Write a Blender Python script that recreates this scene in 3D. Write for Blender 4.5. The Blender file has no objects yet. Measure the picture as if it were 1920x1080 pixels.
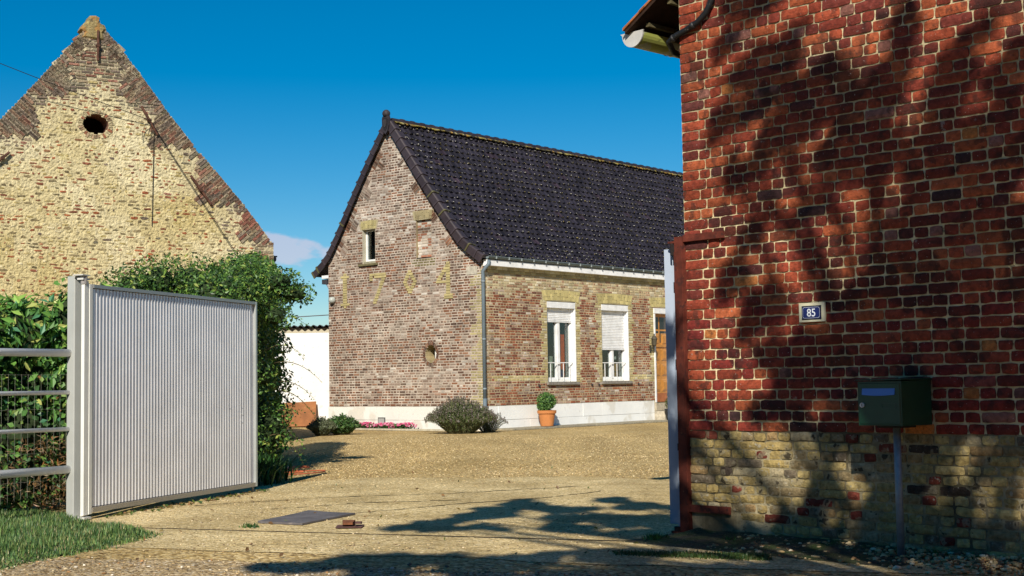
import bpy, math, random
import numpy as np
from mathutils import Vector, Matrix, noise

# ------------------------------------------------------------------ camera, sky, sun, exposure
scene = bpy.context.scene
COL = scene.collection
rad = math.radians
FPX = 2575.0
PITCH = math.atan(178 / FPX)
ROLL = 0.016
fw = Vector((0, math.cos(PITCH), math.sin(PITCH)))
r0 = Vector((1, 0, 0)); u0 = Vector((0, -math.sin(PITCH), math.cos(PITCH)))
rt = r0 * math.cos(ROLL) - u0 * math.sin(ROLL)
up = u0 * math.cos(ROLL) + r0 * math.sin(ROLL)
cam_d = bpy.data.cameras.new("camera")
cam = bpy.data.objects.new("camera", cam_d)
COL.objects.link(cam)
cam_d.sensor_width = 36.0
cam_d.lens = 36.0 * FPX / 1920.0
cam_d.clip_start = 0.1; cam_d.clip_end = 2000
cam.matrix_world = Matrix(((rt.x, up.x, -fw.x, 0), (rt.y, up.y, -fw.y, 0), (rt.z, up.z, -fw.z, 1.1), (0, 0, 0, 1)))
scene.camera = cam

SUN_EL = 34.0
SUN_AZ = 7.0          # light travels toward +Y, this many degrees to the right
to_sun = Vector((-math.sin(rad(SUN_AZ)) * math.cos(rad(SUN_EL)), -math.cos(rad(SUN_AZ)) * math.cos(rad(SUN_EL)), math.sin(rad(SUN_EL))))
world = bpy.data.worlds.new("World"); scene.world = world
world.use_nodes = True
wn = world.node_tree; wn.nodes.clear()
def N(nt, t, **kw):
    n = nt.nodes.new(t)
    for k, v in kw.items():
        setattr(n, k, v)
    return n
sky = N(wn, 'ShaderNodeTexSky'); sky.sky_type = 'NISHITA'; sky.sun_disc = False
sky.sun_elevation = rad(SUN_EL); sky.sun_rotation = rad(180 + SUN_AZ)
sky.altitude = 600; sky.air_density = 1.0; sky.dust_density = 0.15; sky.ozone_density = 4.0
hs = N(wn, 'ShaderNodeHueSaturation'); hs.inputs['Saturation'].default_value = 1.5; hs.inputs['Hue'].default_value = 0.493
hs.inputs['Value'].default_value = 1.0
bg = N(wn, 'ShaderNodeBackground'); bg.inputs[1].default_value = 0.075
wo = N(wn, 'ShaderNodeOutputWorld')
wn.links.new(sky.outputs[0], hs.inputs['Color'])
# one small bank of cloud low over the courtyard
tc = N(wn, 'ShaderNodeTexCoord')
mpc = N(wn, 'ShaderNodeMapping'); mpc.inputs['Scale'].default_value = (16, 16, 40)
nz = N(wn, 'ShaderNodeTexNoise'); nz.inputs['Scale'].default_value = 1.6; nz.inputs['Detail'].default_value = 6
wn.links.new(tc.outputs['Generated'], mpc.inputs[0]); wn.links.new(mpc.outputs[0], nz.inputs['Vector'])
def bump_axis(center, halfw, out):
    d = N(wn, 'ShaderNodeMath', operation='SUBTRACT'); wn.links.new(out, d.inputs[0]); d.inputs[1].default_value = center
    m = N(wn, 'ShaderNodeMath', operation='MULTIPLY'); wn.links.new(d.outputs[0], m.inputs[0]); m.inputs[1].default_value = 1 / halfw
    p = N(wn, 'ShaderNodeMath', operation='POWER'); ab = N(wn, 'ShaderNodeMath', operation='ABSOLUTE')
    wn.links.new(m.outputs[0], ab.inputs[0]); wn.links.new(ab.outputs[0], p.inputs[0]); p.inputs[1].default_value = 2
    return p.outputs[0]
sx = N(wn, 'ShaderNodeSeparateXYZ'); wn.links.new(tc.outputs['Generated'], sx.inputs[0])
px_ = bump_axis(-0.158, 0.045, sx.outputs[0]); pz_ = bump_axis(0.098, 0.0125, sx.outputs[2])
ad = N(wn, 'ShaderNodeMath', operation='ADD'); wn.links.new(px_, ad.inputs[0]); wn.links.new(pz_, ad.inputs[1])
mk = N(wn, 'ShaderNodeMath', operation='SUBTRACT'); mk.inputs[0].default_value = 1.0; wn.links.new(ad.outputs[0], mk.inputs[1])
mk2 = N(wn, 'ShaderNodeMath', operation='MULTIPLY_ADD'); wn.links.new(nz.outputs['Fac'], mk2.inputs[0]); mk2.inputs[1].default_value = 7.0
mk2.inputs[2].default_value = -3.75
mk3 = N(wn, 'ShaderNodeMath', operation='ADD'); wn.links.new(mk.outputs[0], mk3.inputs[0]); wn.links.new(mk2.outputs[0], mk3.inputs[1])
mr = N(wn, 'ShaderNodeMapRange'); mr.inputs[1].default_value = 0.0; mr.inputs[2].default_value = 0.9; mr.interpolation_type = 'SMOOTHSTEP'
mr.inputs[4].default_value = 0.62
wn.links.new(mk3.outputs[0], mr.inputs[0])
pos_y = N(wn, 'ShaderNodeMath', operation='GREATER_THAN'); wn.links.new(sx.outputs[1], pos_y.inputs[0]); pos_y.inputs[1].default_value = 0
mm = N(wn, 'ShaderNodeMath', operation='MULTIPLY'); wn.links.new(mr.outputs[0], mm.inputs[0]); wn.links.new(pos_y.outputs[0], mm.inputs[1])
mix = N(wn, 'ShaderNodeMixRGB'); mix.inputs[2].default_value = (7.6, 7.2, 8.6, 1)
wn.links.new(mm.outputs[0], mix.inputs[0]); wn.links.new(hs.outputs[0], mix.inputs[1])
wn.links.new(mix.outputs[0], bg.inputs[0]); wn.links.new(bg.outputs[0], wo.inputs[0])

sun_d = bpy.data.lights.new("sun", 'SUN'); sun_d.energy = 5.0; sun_d.angle = rad(0.45); sun_d.color = (1.0, 0.93, 0.80)
sun = bpy.data.objects.new("sun", sun_d); COL.objects.link(sun)
sun.rotation_euler = to_sun.to_track_quat('Z', 'Y').to_euler()
scene.view_settings.view_transform = 'Standard'; scene.view_settings.look = 'None'
scene.view_settings.gamma = 1.0; scene.view_settings.exposure = 0.2
scene.render.resolution_x = 1024; scene.render.resolution_y = 576

# ------------------------------------------------------------------ materials
RG = random.Random(7)
MATS = {}
def mat(name, color=(0.5, 0.5, 0.5), attr=False, rough=0.85, var=0.25, vscale=6.0, bump=0.0, bscale=60.0, metal=0.0,
        spots=None, wave=None, spec=0.3, translucent=0.0, second=None, bdist=0.01, stain=None):
    """colour (or the mesh's own 'col') times a mottled noise; optional spots (colour, scale, threshold) and a second patchy colour"""
    if name in MATS:
        return MATS[name]
    m = bpy.data.materials.new(name); m.use_nodes = True
    nt = m.node_tree; nt.nodes.clear(); L = nt.links.new
    out = N(nt, 'ShaderNodeOutputMaterial'); b = N(nt, 'ShaderNodeBsdfPrincipled')
    b.inputs['Roughness'].default_value = rough; b.inputs['Metallic'].default_value = metal
    b.inputs['Specular IOR Level'].default_value = spec
    t = N(nt, 'ShaderNodeTexCoord')
    if attr:
        a = N(nt, 'ShaderNodeAttribute'); a.attribute_name = 'col'; csock = a.outputs['Color']
    else:
        c = N(nt, 'ShaderNodeRGB'); c.outputs[0].default_value = (*color, 1); csock = c.outputs[0]
    if second:   # (colour, scale, threshold, softness)
        n2 = N(nt, 'ShaderNodeTexNoise'); n2.inputs['Scale'].default_value = second[1]; n2.inputs['Detail'].default_value = 8
        n2.inputs['Roughness'].default_value = 0.65
        L(t.outputs['Object'], n2.inputs['Vector'])
        r2 = N(nt, 'ShaderNodeMapRange'); r2.inputs[1].default_value = second[2] - second[3]; r2.inputs[2].default_value = second[2] + second[3]
        L(n2.outputs['Fac'], r2.inputs[0])
        x2 = N(nt, 'ShaderNodeMixRGB'); x2.inputs[2].default_value = (*second[0], 1)
        L(r2.outputs[0], x2.inputs[0]); L(csock, x2.inputs[1]); csock = x2.outputs[0]
    n1 = N(nt, 'ShaderNodeTexNoise'); n1.inputs['Scale'].default_value = vscale; n1.inputs['Detail'].default_value = 7
    n1.inputs['Roughness'].default_value = 0.6
    L(t.outputs['Object'], n1.inputs['Vector'])
    r1 = N(nt, 'ShaderNodeMapRange'); r1.inputs[1].default_value = 0.3; r1.inputs[2].default_value = 0.7
    r1.inputs[3].default_value = 1 - var; r1.inputs[4].default_value = 1 + var
    L(n1.outputs['Fac'], r1.inputs[0])
    mu = N(nt, 'ShaderNodeVectorMath', operation='SCALE'); L(csock, mu.inputs[0]); L(r1.outputs[0], mu.inputs['Scale']); csock = mu.outputs[0]
    for sp in (spots or []):
        n3 = N(nt, 'ShaderNodeTexNoise'); n3.inputs['Scale'].default_value = sp[1]; n3.inputs['Detail'].default_value = 3
        L(t.outputs['Object'], n3.inputs['Vector'])
        r3 = N(nt, 'ShaderNodeMapRange'); r3.inputs[1].default_value = sp[2]; r3.inputs[2].default_value = sp[2] + 0.04
        if len(sp) > 3: r3.inputs[4].default_value = sp[3]
        L(n3.outputs['Fac'], r3.inputs[0])
        x3 = N(nt, 'ShaderNodeMixRGB'); x3.inputs[2].default_value = (*sp[0], 1)
        L(r3.outputs[0], x3.inputs[0]); L(csock, x3.inputs[1]); csock = x3.outputs[0]
    L(csock, b.inputs['Base Color'])
    if bump > 0:
        nb = N(nt, 'ShaderNodeTexNoise'); nb.inputs['Scale'].default_value = bscale; nb.inputs['Detail'].default_value = 5
        L(t.outputs['Object'], nb.inputs['Vector'])
        bm_ = N(nt, 'ShaderNodeBump'); bm_.inputs['Strength'].default_value = bump; bm_.inputs['Distance'].default_value = bdist
        L(nb.outputs['Fac'], bm_.inputs['Height']); L(bm_.outputs[0], b.inputs['Normal'])
    if translucent > 0:
        tr = N(nt, 'ShaderNodeBsdfTranslucent'); L(csock, tr.inputs[0])
        ms = N(nt, 'ShaderNodeMixShader'); ms.inputs[0].default_value = translucent
        L(b.outputs[0], ms.inputs[1]); L(tr.outputs[0], ms.inputs[2]); L(ms.outputs[0], out.inputs[0])
    else:
        L(b.outputs[0], out.inputs[0])
    MATS[name] = m
    return m

# ------------------------------------------------------------------ mesh builder and object helpers
class MB:
    def __init__(s):
        s.v = []; s.f = []; s.c = []; s.mi = []
        s.col = (0.5, 0.5, 0.5); s.m = 0
    def add(s, verts, faces, col=None, m=None):
        o = len(s.v); s.v.extend([tuple(v) for v in verts])
        c = col or s.col; mm_ = s.m if m is None else m
        for fa in faces:
            s.f.append([i + o for i in fa]); s.c.append(c); s.mi.append(mm_)
    def quad(s, a, b, c, d, col=None, m=None):
        s.add([a, b, c, d], [(0, 1, 2, 3)], col, m)
    def box(s, fr, u, n, z, col=None, m=None, ch=0.0):
        """box in a frame: u=(u0,u1), n=(n0,n1) outward, z=(z0,z1); ch chamfers the outward face"""
        (a, b), (n0, n1), (z0, z1) = u, n, z
        P = [fr(a, n0, z0), fr(b, n0, z0), fr(b, n0, z1), fr(a, n0, z1),
             fr(a + ch, n1, z0 + ch), fr(b - ch, n1, z0 + ch), fr(b - ch, n1, z1 - ch), fr(a + ch, n1, z1 - ch)]
        s.add(P, [(4, 5, 6, 7), (3, 2, 1, 0), (0, 1, 5, 4), (1, 2, 6, 5), (2, 3, 7, 6), (3, 0, 4, 7)], col, m)
    def tube(s, pts, r, seg=10, col=None, m=None, cap=True):
        pts = [Vector(p) for p in pts]; k = len(pts)
        rs = r if isinstance(r, (list, tuple)) else [r] * k
        d0 = (pts[1] - pts[0]).normalized()
        x = d0.orthogonal().normalized(); rings = []
        for i, p in enumerate(pts):
            d = (pts[min(i + 1, k - 1)] - pts[max(i - 1, 0)]).normalized()
            x = (x - d * x.dot(d)).normalized(); y = d.cross(x)
            rings.append([p + (x * math.cos(t) + y * math.sin(t)) * rs[i] for t in [2 * math.pi * j / seg for j in range(seg)]])
        V = [v for rg in rings for v in rg]; F = []
        for i in range(k - 1):
            for j in range(seg):
                F.append((i * seg + j, i * seg + (j + 1) % seg, (i + 1) * seg + (j + 1) % seg, (i + 1) * seg + j))
        if cap:
            F.append(tuple(range(seg))[::-1]); F.append(tuple((k - 1) * seg + j for j in range(seg)))
        s.add(V, F, col, m)
    def lathe(s, c, prof, seg=24, col=None, m=None, wob=0.0):
        c = Vector(c); V = []; F = []
        for (r, z) in prof:
            for j in range(seg):
                t = 2 * math.pi * j / seg; V.append(c + Vector((math.cos(t) * r, math.sin(t) * r, z)))
        for i in range(len(prof) - 1):
            for j in range(seg):
                F.append((i * seg + j, i * seg + (j + 1) % seg, (i + 1) * seg + (j + 1) % seg, (i + 1) * seg + j))
        F.append(tuple((len(prof) - 1) * seg + j for j in range(seg)))
        F.append(tuple(range(seg))[::-1])
        s.add(V, F, col, m)
    def arr(s, V, F, C, m=0):
        """numpy arrays: verts (n,3), faces list/array, per-face colours"""
        o = len(s.v); s.v.extend(map(tuple, V.tolist()))
        s.f.extend((np.asarray(F) + o).tolist()); s.c.extend(map(tuple, C.tolist())); s.mi.extend([m] * len(F))

def obj(name, mb, mats, parent=None, smooth=False, **props):
    if not isinstance(mats, (list, tuple)): mats = [mats]
    me = bpy.data.meshes.new(name)
    off = np.array(root_of(parent).location) if parent else np.zeros(3)
    V = np.array(mb.v, dtype=float) - off
    me.from_pydata(V.tolist(), [], mb.f)
    for m in mats: me.materials.append(m)
    if len(mats) > 1: me.polygons.foreach_set('material_index', mb.mi)
    at = me.attributes.new('col', 'FLOAT_COLOR', 'CORNER')
    cnt = np.array([len(x) for x in mb.f]); cc = np.array(mb.c, dtype=float).reshape(-1, 3)
    cc = np.hstack([cc, np.ones((len(cc), 1))])
    at.data.foreach_set('color', np.repeat(cc, cnt, axis=0).ravel())
    if smooth: me.polygons.foreach_set('use_smooth', [True] * len(me.polygons))
    me.update()
    o = bpy.data.objects.new(name, me); COL.objects.link(o)
    if parent: o.parent = parent
    for k, v in props.items(): o[k] = v
    return o
def root_of(o):
    while o.parent: o = o.parent
    return o
def thing(name, label, cat, loc, group=None):
    o = bpy.data.objects.new(name, None); COL.objects.link(o); o.location = loc
    o.empty_display_size = 0.1
    o['label'] = label; o['category'] = cat
    if group: o['group'] = group
    return o
def frame(P0, du, nn):
    P0 = Vector((P0[0], P0[1], 0)); du = Vector((du[0], du[1], 0)); nn = Vector((nn[0], nn[1], 0))
    return lambda u, n, z: P0 + du * u + nn * n + Vector((0, 0, z))
WF = frame((0, 0), (1, 0), (0, -1))     # world frame: n toward the camera

# frames of the four walls (origin on the ground at a corner, u along the wall, n out of it)
HA = (-0.696, 32.006)
gd = (-0.7615, 0.6481); fd = (0.6481, 0.7615)
GAB = frame(HA, gd, (-fd[0], -fd[1]))
FAC = frame(HA, fd, (-gd[0], -gd[1]))
W0 = (1.243, 9.812)
wd = (math.sin(rad(44)), -math.cos(rad(44)))
WAL = frame(W0, wd, (-math.cos(rad(44)), -math.sin(rad(44))))
B0 = (-4.698, 27.0)
_BRN = frame((-4.698, 27.0), (math.sin(rad(60)), 0.5), (0.5, -math.sin(rad(60))))
BK = 0.9
BRN = lambda u, n, z: _BRN(u * BK, n, 1.1 + (z - 1.1) * BK)

def interp(x, pts):
    if x <= pts[0][0]: return pts[0][1]
    for (a, b), (c, d) in zip(pts, pts[1:]):
        if x <= c: return b + (d - b) * (x - a) / (c - a)
    return pts[-1][1]
def nz3(x, y, z=0.0): return noise.noise(Vector((x, y, z)))
def fbm(x, y, z=0.0): return noise.fractal(Vector((x, y, z)), 1.0, 2.0, 4)
def mul(c, k): return tuple(max(0.0, a * k) for a in c)
def mixc(a, b, t): return tuple(x * (1 - t) + y * t for x, y in zip(a, b))
def sub_iv(ivs, a, b):
    out = []
    for (x, y) in ivs:
        if b <= x or a >= y: out.append((x, y)); continue
        if a > x: out.append((x, a))
        if b < y: out.append((b, y))
    return out

def brickwork(mb, fr, z0, z1, ivf, colf, mcol, pitch=0.0708, L=0.215, joint=0.012, proud=0.006, seed=1, skip=None, rough=0.0, ch=0.003):
    """courses of bricks as low blocks over a mortar face; ivf(z) gives the wall's intervals in a course, colf(u,z,is_header) a colour"""
    R = random.Random(seed); z = z0; k = 0
    while z < z1 - 1e-4:
        h = min(pitch, z1 - z); zm = z + h / 2
        head = k % 2 == 1
        for (a, b) in ivf(zm):
            if b - a < 0.01: continue
            mc = mcol(a, zm) if callable(mcol) else mcol
            # mortar in pieces, so that its colour can vary
            n = max(1, int((b - a) / 0.6)); st = (b - a) / n
            for i in range(n):
                ua, ub = a + st * i, a + st * (i + 1)
                mc = mcol((ua + ub) / 2, zm) if callable(mcol) else mcol
                mb.quad(fr(ua, 0, z), fr(ub, 0, z), fr(ub, 0, z + h), fr(ua, 0, z + h), mc)
            base = (L / 4 if head else 0.0)
            u = a if not head else a
            first = True
            while u < b - 0.02:
                l = (L / 2 if head else L)
                if R.random() < 0.10: l = L / 2 if not head else L
                if first and head: l = L * 0.27 + L * 0.1 * R.random()
                first = False
                l *= 1 + R.uniform(-0.06, 0.06)
                e = min(u + l, b)
                if e > b - 0.04: e = b
                j = joint * (1 + R.uniform(-0.4, 0.6)) / 2
                um = (u + e) / 2
                if not (skip and skip(um, zm)) and e - u > 3 * joint * 0.6:
                    c = colf(um, zm, head)
                    if c is not None:
                        dz0 = R.uniform(-1, 1) * rough; dz1 = R.uniform(-1, 1) * rough
                        pr = proud * R.uniform(0.5, 1.5)
                        mb.box(fr, (u + j, e - j), (-0.01, pr), (z + j + dz0, z + h - j + dz1), c, ch=ch)
                u = e
        z += pitch; k += 1

def leaves(mb, P, Nn, size, cols, rng, aspect=0.45, fold=0.25, m=0, droop=0.0):
    """a folded leaf blade at each point of P, facing roughly along Nn"""
    n = len(P)
    Nn = Nn / np.maximum(np.linalg.norm(Nn, axis=1, keepdims=True), 1e-6)
    rv = rng.normal(size=(n, 3)); rv[:, 2] -= droop
    T = rv - (rv * Nn).sum(1, keepdims=True) * Nn; T /= np.maximum(np.linalg.norm(T, axis=1, keepdims=True), 1e-6)
    B = np.cross(Nn, T)
    s = (size * rng.uniform(0.65, 1.25, n))[:, None]
    base = P - T * s * 0.5; tip = P + T * s * 0.5
    mid = P - T * s * 0.05
    lf = mid + B * s * aspect * 0.5 + Nn * s * fold * 0.35; rtv = mid - B * s * aspect * 0.5 + Nn * s * fold * 0.35
    V = np.stack([base, lf, tip, rtv], 1).reshape(-1, 3)
    i = np.arange(n) * 4
    F = np.stack([np.stack([i, i + 2, i + 1], 1), np.stack([i, i + 3, i + 2], 1)], 1).reshape(-1, 3)
    C = np.repeat(cols, 2, axis=0)
    mb.arr(V, F, C, m)
def pick_cols(rng, n, pal, wts=None, jit=0.2):
    pal = np.array(pal); w = None if wts is None else np.array(wts) / np.sum(wts)
    c = pal[rng.choice(len(pal), n, p=w)]
    return np.clip(c * rng.uniform(1 - jit, 1 + jit, (n, 1)), 0, 1)
def blob_leaves(mb, blobs, n, size, pal, wts, seed, lo=0.6, hi=1.05, aspect=0.45, tilt=0.7, zmin=None, droop=0.0, bright_up=False):
    rng = np.random.default_rng(seed)
    C = np.array([b[:3] for b in blobs], float); R = np.array([b[3:6] for b in blobs], float)
    w = (R[:, 0] * R[:, 1] + R[:, 1] * R[:, 2] + R[:, 0] * R[:, 2]); w = w / w.sum()
    k = rng.choice(len(blobs), n, p=w)
    d = rng.normal(size=(n, 3)); d /= np.linalg.norm(d, axis=1, keepdims=True)
    q = rng.uniform(lo ** 3, hi ** 3, n) ** (1 / 3)
    P = C[k] + d * R[k] * q[:, None]
    if zmin is not None:
        P[:, 2] = np.maximum(P[:, 2], zmin + rng.uniform(0, 0.05, n))
    Nn = d / R[k] ; Nn /= np.linalg.norm(Nn, axis=1, keepdims=True)
    Nn = Nn + rng.normal(size=(n, 3)) * tilt
    leaves(mb, P, Nn, size, pick_cols(rng, n, pal, wts), rng, aspect=aspect, droop=droop)
def core(mb, blobs, k, col, seed=0, zmin=0.0):  # solid dark core added to block light, inner shade put into its colour
    rng = random.Random(seed)
    for b in blobs:
        V = []; F = []; n, mseg = 7, 12
        for i in range(n + 1):
            ph = math.pi * i / n
            for j in range(mseg):
                th = 2 * math.pi * j / mseg; q = k * rng.uniform(0.85, 1.1)
                V.append((b[0] + b[3] * q * math.sin(ph) * math.cos(th), b[1] + b[4] * q * math.sin(ph) * math.sin(th),
                          max(zmin, b[2] + b[5] * q * math.cos(ph))))
        for i in range(n):
            for j in range(mseg):
                F.append((i * mseg + j, (i + 1) * mseg + j, (i + 1) * mseg + (j + 1) % mseg, i * mseg + (j + 1) % mseg))
        mb.add(V, F, col)
# ------------------------------------------------------------------ ground
def gravel_mat(name, ramp, scale, bump=0.6, patch=None, patch_scale=0.5, rough=0.95):
    m = bpy.data.materials.new(name); m.use_nodes = True
    nt = m.node_tree; nt.nodes.clear(); L = nt.links.new
    out = N(nt, 'ShaderNodeOutputMaterial'); b = N(nt, 'ShaderNodeBsdfPrincipled'); b.inputs['Roughness'].default_value = rough
    b.inputs['Specular IOR Level'].default_value = 0.15
    t = N(nt, 'ShaderNodeTexCoord')
    vo = N(nt, 'ShaderNodeTexVoronoi'); vo.inputs['Scale'].default_value = scale; L(t.outputs['Object'], vo.inputs['Vector'])
    sp = N(nt, 'ShaderNodeSeparateColor'); L(vo.outputs['Color'], sp.inputs[0])
    cr = N(nt, 'ShaderNodeValToRGB'); el = cr.color_ramp.elements
    while len(el) > 1: el.remove(el[-1])
    el[0].position = 0; el[0].color = (*ramp[0][1], 1)
    for p, c in ramp[1:]:
        e = el.new(p); e.color = (*c, 1)
    L(sp.outputs[0], cr.inputs[0])
    n1 = N(nt, 'ShaderNodeTexNoise'); n1.inputs['Scale'].default_value = patch_scale; n1.inputs['Detail'].default_value = 8
    n1.inputs['Roughness'].default_value = 0.6
    L(t.outputs['Object'], n1.inputs['Vector'])
    r1 = N(nt, 'ShaderNodeMapRange'); r1.inputs[1].default_value = 0.35; r1.inputs[2].default_value = 0.65
    L(n1.outputs['Fac'], r1.inputs[0])
    mx = N(nt, 'ShaderNodeMixRGB'); mx.blend_type = 'MULTIPLY'; mx.inputs[0].default_value = 1.0
    mc = N(nt, 'ShaderNodeMixRGB'); mc.inputs[1].default_value = (*patch[0], 1); mc.inputs[2].default_value = (*patch[1], 1)
    L(r1.outputs[0], mc.inputs[0]); L(cr.outputs[0], mx.inputs[1]); L(mc.outputs[0], mx.inputs[2])
    n5 = N(nt, 'ShaderNodeTexNoise'); n5.inputs['Scale'].default_value = 17; n5.inputs['Detail'].default_value = 5; n5.inputs['Roughness'].default_value = .75; L(t.outputs['Object'], n5.inputs['Vector'])
    r5 = N(nt, 'ShaderNodeMapRange'); r5.inputs[1].default_value = .32; r5.inputs[2].default_value = .68; r5.inputs[3].default_value = .72; r5.inputs[4].default_value = 1.30; L(n5.outputs['Fac'], r5.inputs[0])
    # long shallow tracks where cars cross: the gravel is pressed darker or paler in bands
    mp6 = N(nt, 'ShaderNodeMapping'); mp6.inputs['Rotation'].default_value = (0, 0, rad(-6)); mp6.inputs['Scale'].default_value = (1.4, .16, 1); L(t.outputs['Object'], mp6.inputs[0])
    n6 = N(nt, 'ShaderNodeTexNoise'); n6.inputs['Scale'].default_value = 1.0; n6.inputs['Detail'].default_value = 4; L(mp6.outputs[0], n6.inputs['Vector'])
    r6 = N(nt, 'ShaderNodeMapRange'); r6.inputs[1].default_value = .35; r6.inputs[2].default_value = .65; r6.inputs[3].default_value = .86; r6.inputs[4].default_value = 1.10; L(n6.outputs['Fac'], r6.inputs[0])
    m6 = N(nt, 'ShaderNodeMath', operation='MULTIPLY'); L(r5.outputs[0], m6.inputs[0]); L(r6.outputs[0], m6.inputs[1])
    s5 = N(nt, 'ShaderNodeVectorMath', operation='SCALE'); L(mx.outputs[0], s5.inputs[0]); L(m6.outputs[0], s5.inputs['Scale'])
    L(s5.outputs[0], b.inputs['Base Color'])
    bp = N(nt, 'ShaderNodeBump'); bp.inputs['Strength'].default_value = bump; bp.inputs['Distance'].default_value = 0.012
    L(vo.outputs['Distance'], bp.inputs['Height']); bp.invert = True
    n4 = N(nt, 'ShaderNodeTexNoise'); n4.inputs['Scale'].default_value = 9; n4.inputs['Detail'].default_value = 6; L(t.outputs['Object'], n4.inputs['Vector'])
    b2 = N(nt, 'ShaderNodeBump'); b2.inputs['Strength'].default_value = 0.6; b2.inputs['Distance'].default_value = 0.05
    L(n4.outputs['Fac'], b2.inputs['Height']); L(bp.outputs[0], b2.inputs['Normal'])
    L(b2.outputs[0], b.inputs['Normal']); L(b.outputs[0], out.inputs[0])
    return m
STONE = [(0, (.12, .08, .04)), (.14, (.34, .235, .10)), (.35, (.47, .345, .15)), (.6, (.57, .425, .20)), (.8, (.76, .63, .38)), (1, (.22, .145, .07))]
M_ground = gravel_mat('courtyard_gravel', STONE, 42, 0.9, ((.86, .80, .66), (1.08, 1.04, .95)), 0.45)
M_near = gravel_mat('loose_gravel', [(0, (.12, .08, .05)), (.2, (.34, .24, .12)), (.45, (.52, .39, .20)), (.7, (.64, .50, .29)), (.9, (.78, .68, .50)), (1, (.28, .20, .13))],
                    55, 1.0, ((.70, .66, .60), (1.05, 1.0, .95)), 1.2)
M_apron = gravel_mat('worn_concrete', [(0, (.16, .115, .06)), (.10, (.46, .355, .18)), (.5, (.61, .485, .26)), (.85, (.73, .61, .36)), (1, (.88, .78, .56))],
                     75, 0.5, ((.74, .68, .56), (1.12, 1.08, 1.0)), 1.1)
g = MB()
S = 400
g.quad((-S, -60, 0), (S, -60, 0), (S, S, 0), (-S, S, 0), (.4, .32, .2))
obj('ground', g, M_ground, kind='structure')
# apron of worn concrete across the gateway, with a ragged far edge
g = MB(); far = []; near = []
k = 60
for i in range(k + 1):
    t = i / k; x = -4.6 + 7.2 * t
    yf = 15.3 + 0.9 * math.sin(t * 3.0) + 0.55 * nz3(x * 0.9, 3.1) + 0.25 * nz3(x * 4, 1.0) - max(0, x - 0.6) * 0.3
    yn = 9.98 - 0.385 * (x + 2.33) + 0.20 * nz3(x * 1.1, 8) + 0.08 * nz3(x * 5, 2.0) - 0.5
    far.append((x, yf, 0.004)); near.append((x, yn, 0.004))
for i in range(k):
    if near[i + 1][0] < 5: g.quad(near[i], near[i + 1], far[i + 1], far[i])
obj('concrete_path', g, M_apron, kind='structure')
# the road side in front of it: loose stones
g = MB(); prev = None
for i in range(61):
    x = -6 + 14 * i / 60
    yn = 8.9 - 0.385 * (x + 2.33) + 0.16 * nz3(x * 1.3, 18) + 0.06 * nz3(x * 6, 12)
    yn = min(yn, 9.6)
    if prev: g.quad((prev[0], -20, .008), (x, -20, .008), (x, yn, .008), (prev[0], prev[1], .008))
    prev = (x, yn)
obj('road_verge', g, M_near, kind='structure')
# dark strip drawn for the joint in the concrete across the gateway
g = MB()
def ln(x): return 10.7 - 0.386 * (x + 2.33)
for i in range(40):
    x0 = -3.5 + 4.62 * i / 40; x1 = -3.5 + 4.62 * (i + 1) / 40
    w_ = 0.007 if x0 < -0.9 else 0.014
    h0 = 0.0085
    g.add([(x0, ln(x0) - w_, h0), (x1, ln(x1) - w_, h0), (x1, ln(x1) + w_, h0), (x0, ln(x0) + w_, h0),
           (x0, ln(x0) - w_, .001), (x1, ln(x1) - w_, .001), (x1, ln(x1) + w_, .001), (x0, ln(x0) + w_, .001)],
          [(0, 1, 2, 3), (4, 5, 1, 0), (7, 3, 2, 6)], (.03, .025, .02))
M_plain = mat('painted_parts', attr=True, var=0.15, rough=0.6, bump=0.1, bscale=80)
M_matte = mat('matte_parts', attr=True, var=0.3, vscale=14, rough=0.95, bump=0.3, bscale=70, spec=0.1)
o = obj('ground_joint', g, M_matte); o['label'] = 'thin dark joint line in the concrete across the gateway'; o['category'] = 'concrete joint'

# cracks in the concrete, with dirt in them
def crack(pts, w, seed, name, label):
    R = random.Random(seed); g = MB(); P = []
    for (a, b), (c, d) in zip(pts, pts[1:]):
        n = 14
        for i in range(n):
            t = i / n; P.append((a + (c - a) * t + R.uniform(-.02, .02), b + (d - b) * t + R.uniform(-.03, .03)))
    for (a, b), (c, d) in zip(P, P[1:]):
        w1 = w * R.uniform(.3, 1.5)
        g.quad((a, b - w1, .0075), (c, d - w1, .0075), (c, d + w1, .0075), (a, b + w1, .0075), (.10, .08, .045))
    o = obj(name, g, M_matte, kind='structure')
crack([(-1.36, 11.9), (-.6, 12.6), (.3, 13.2), (.9, 13.9)], .02, 3, 'ground_crack', '')
crack([(-3.0, 12.9), (-1.9, 13.6), (-.6, 13.9), (.8, 14.6)], .016, 6, 'ground_crack', '')
crack([(-2.2, 12.4), (-1.5, 12.9), (-.4, 13.1)], .015, 5, 'ground_crack', '')

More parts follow.
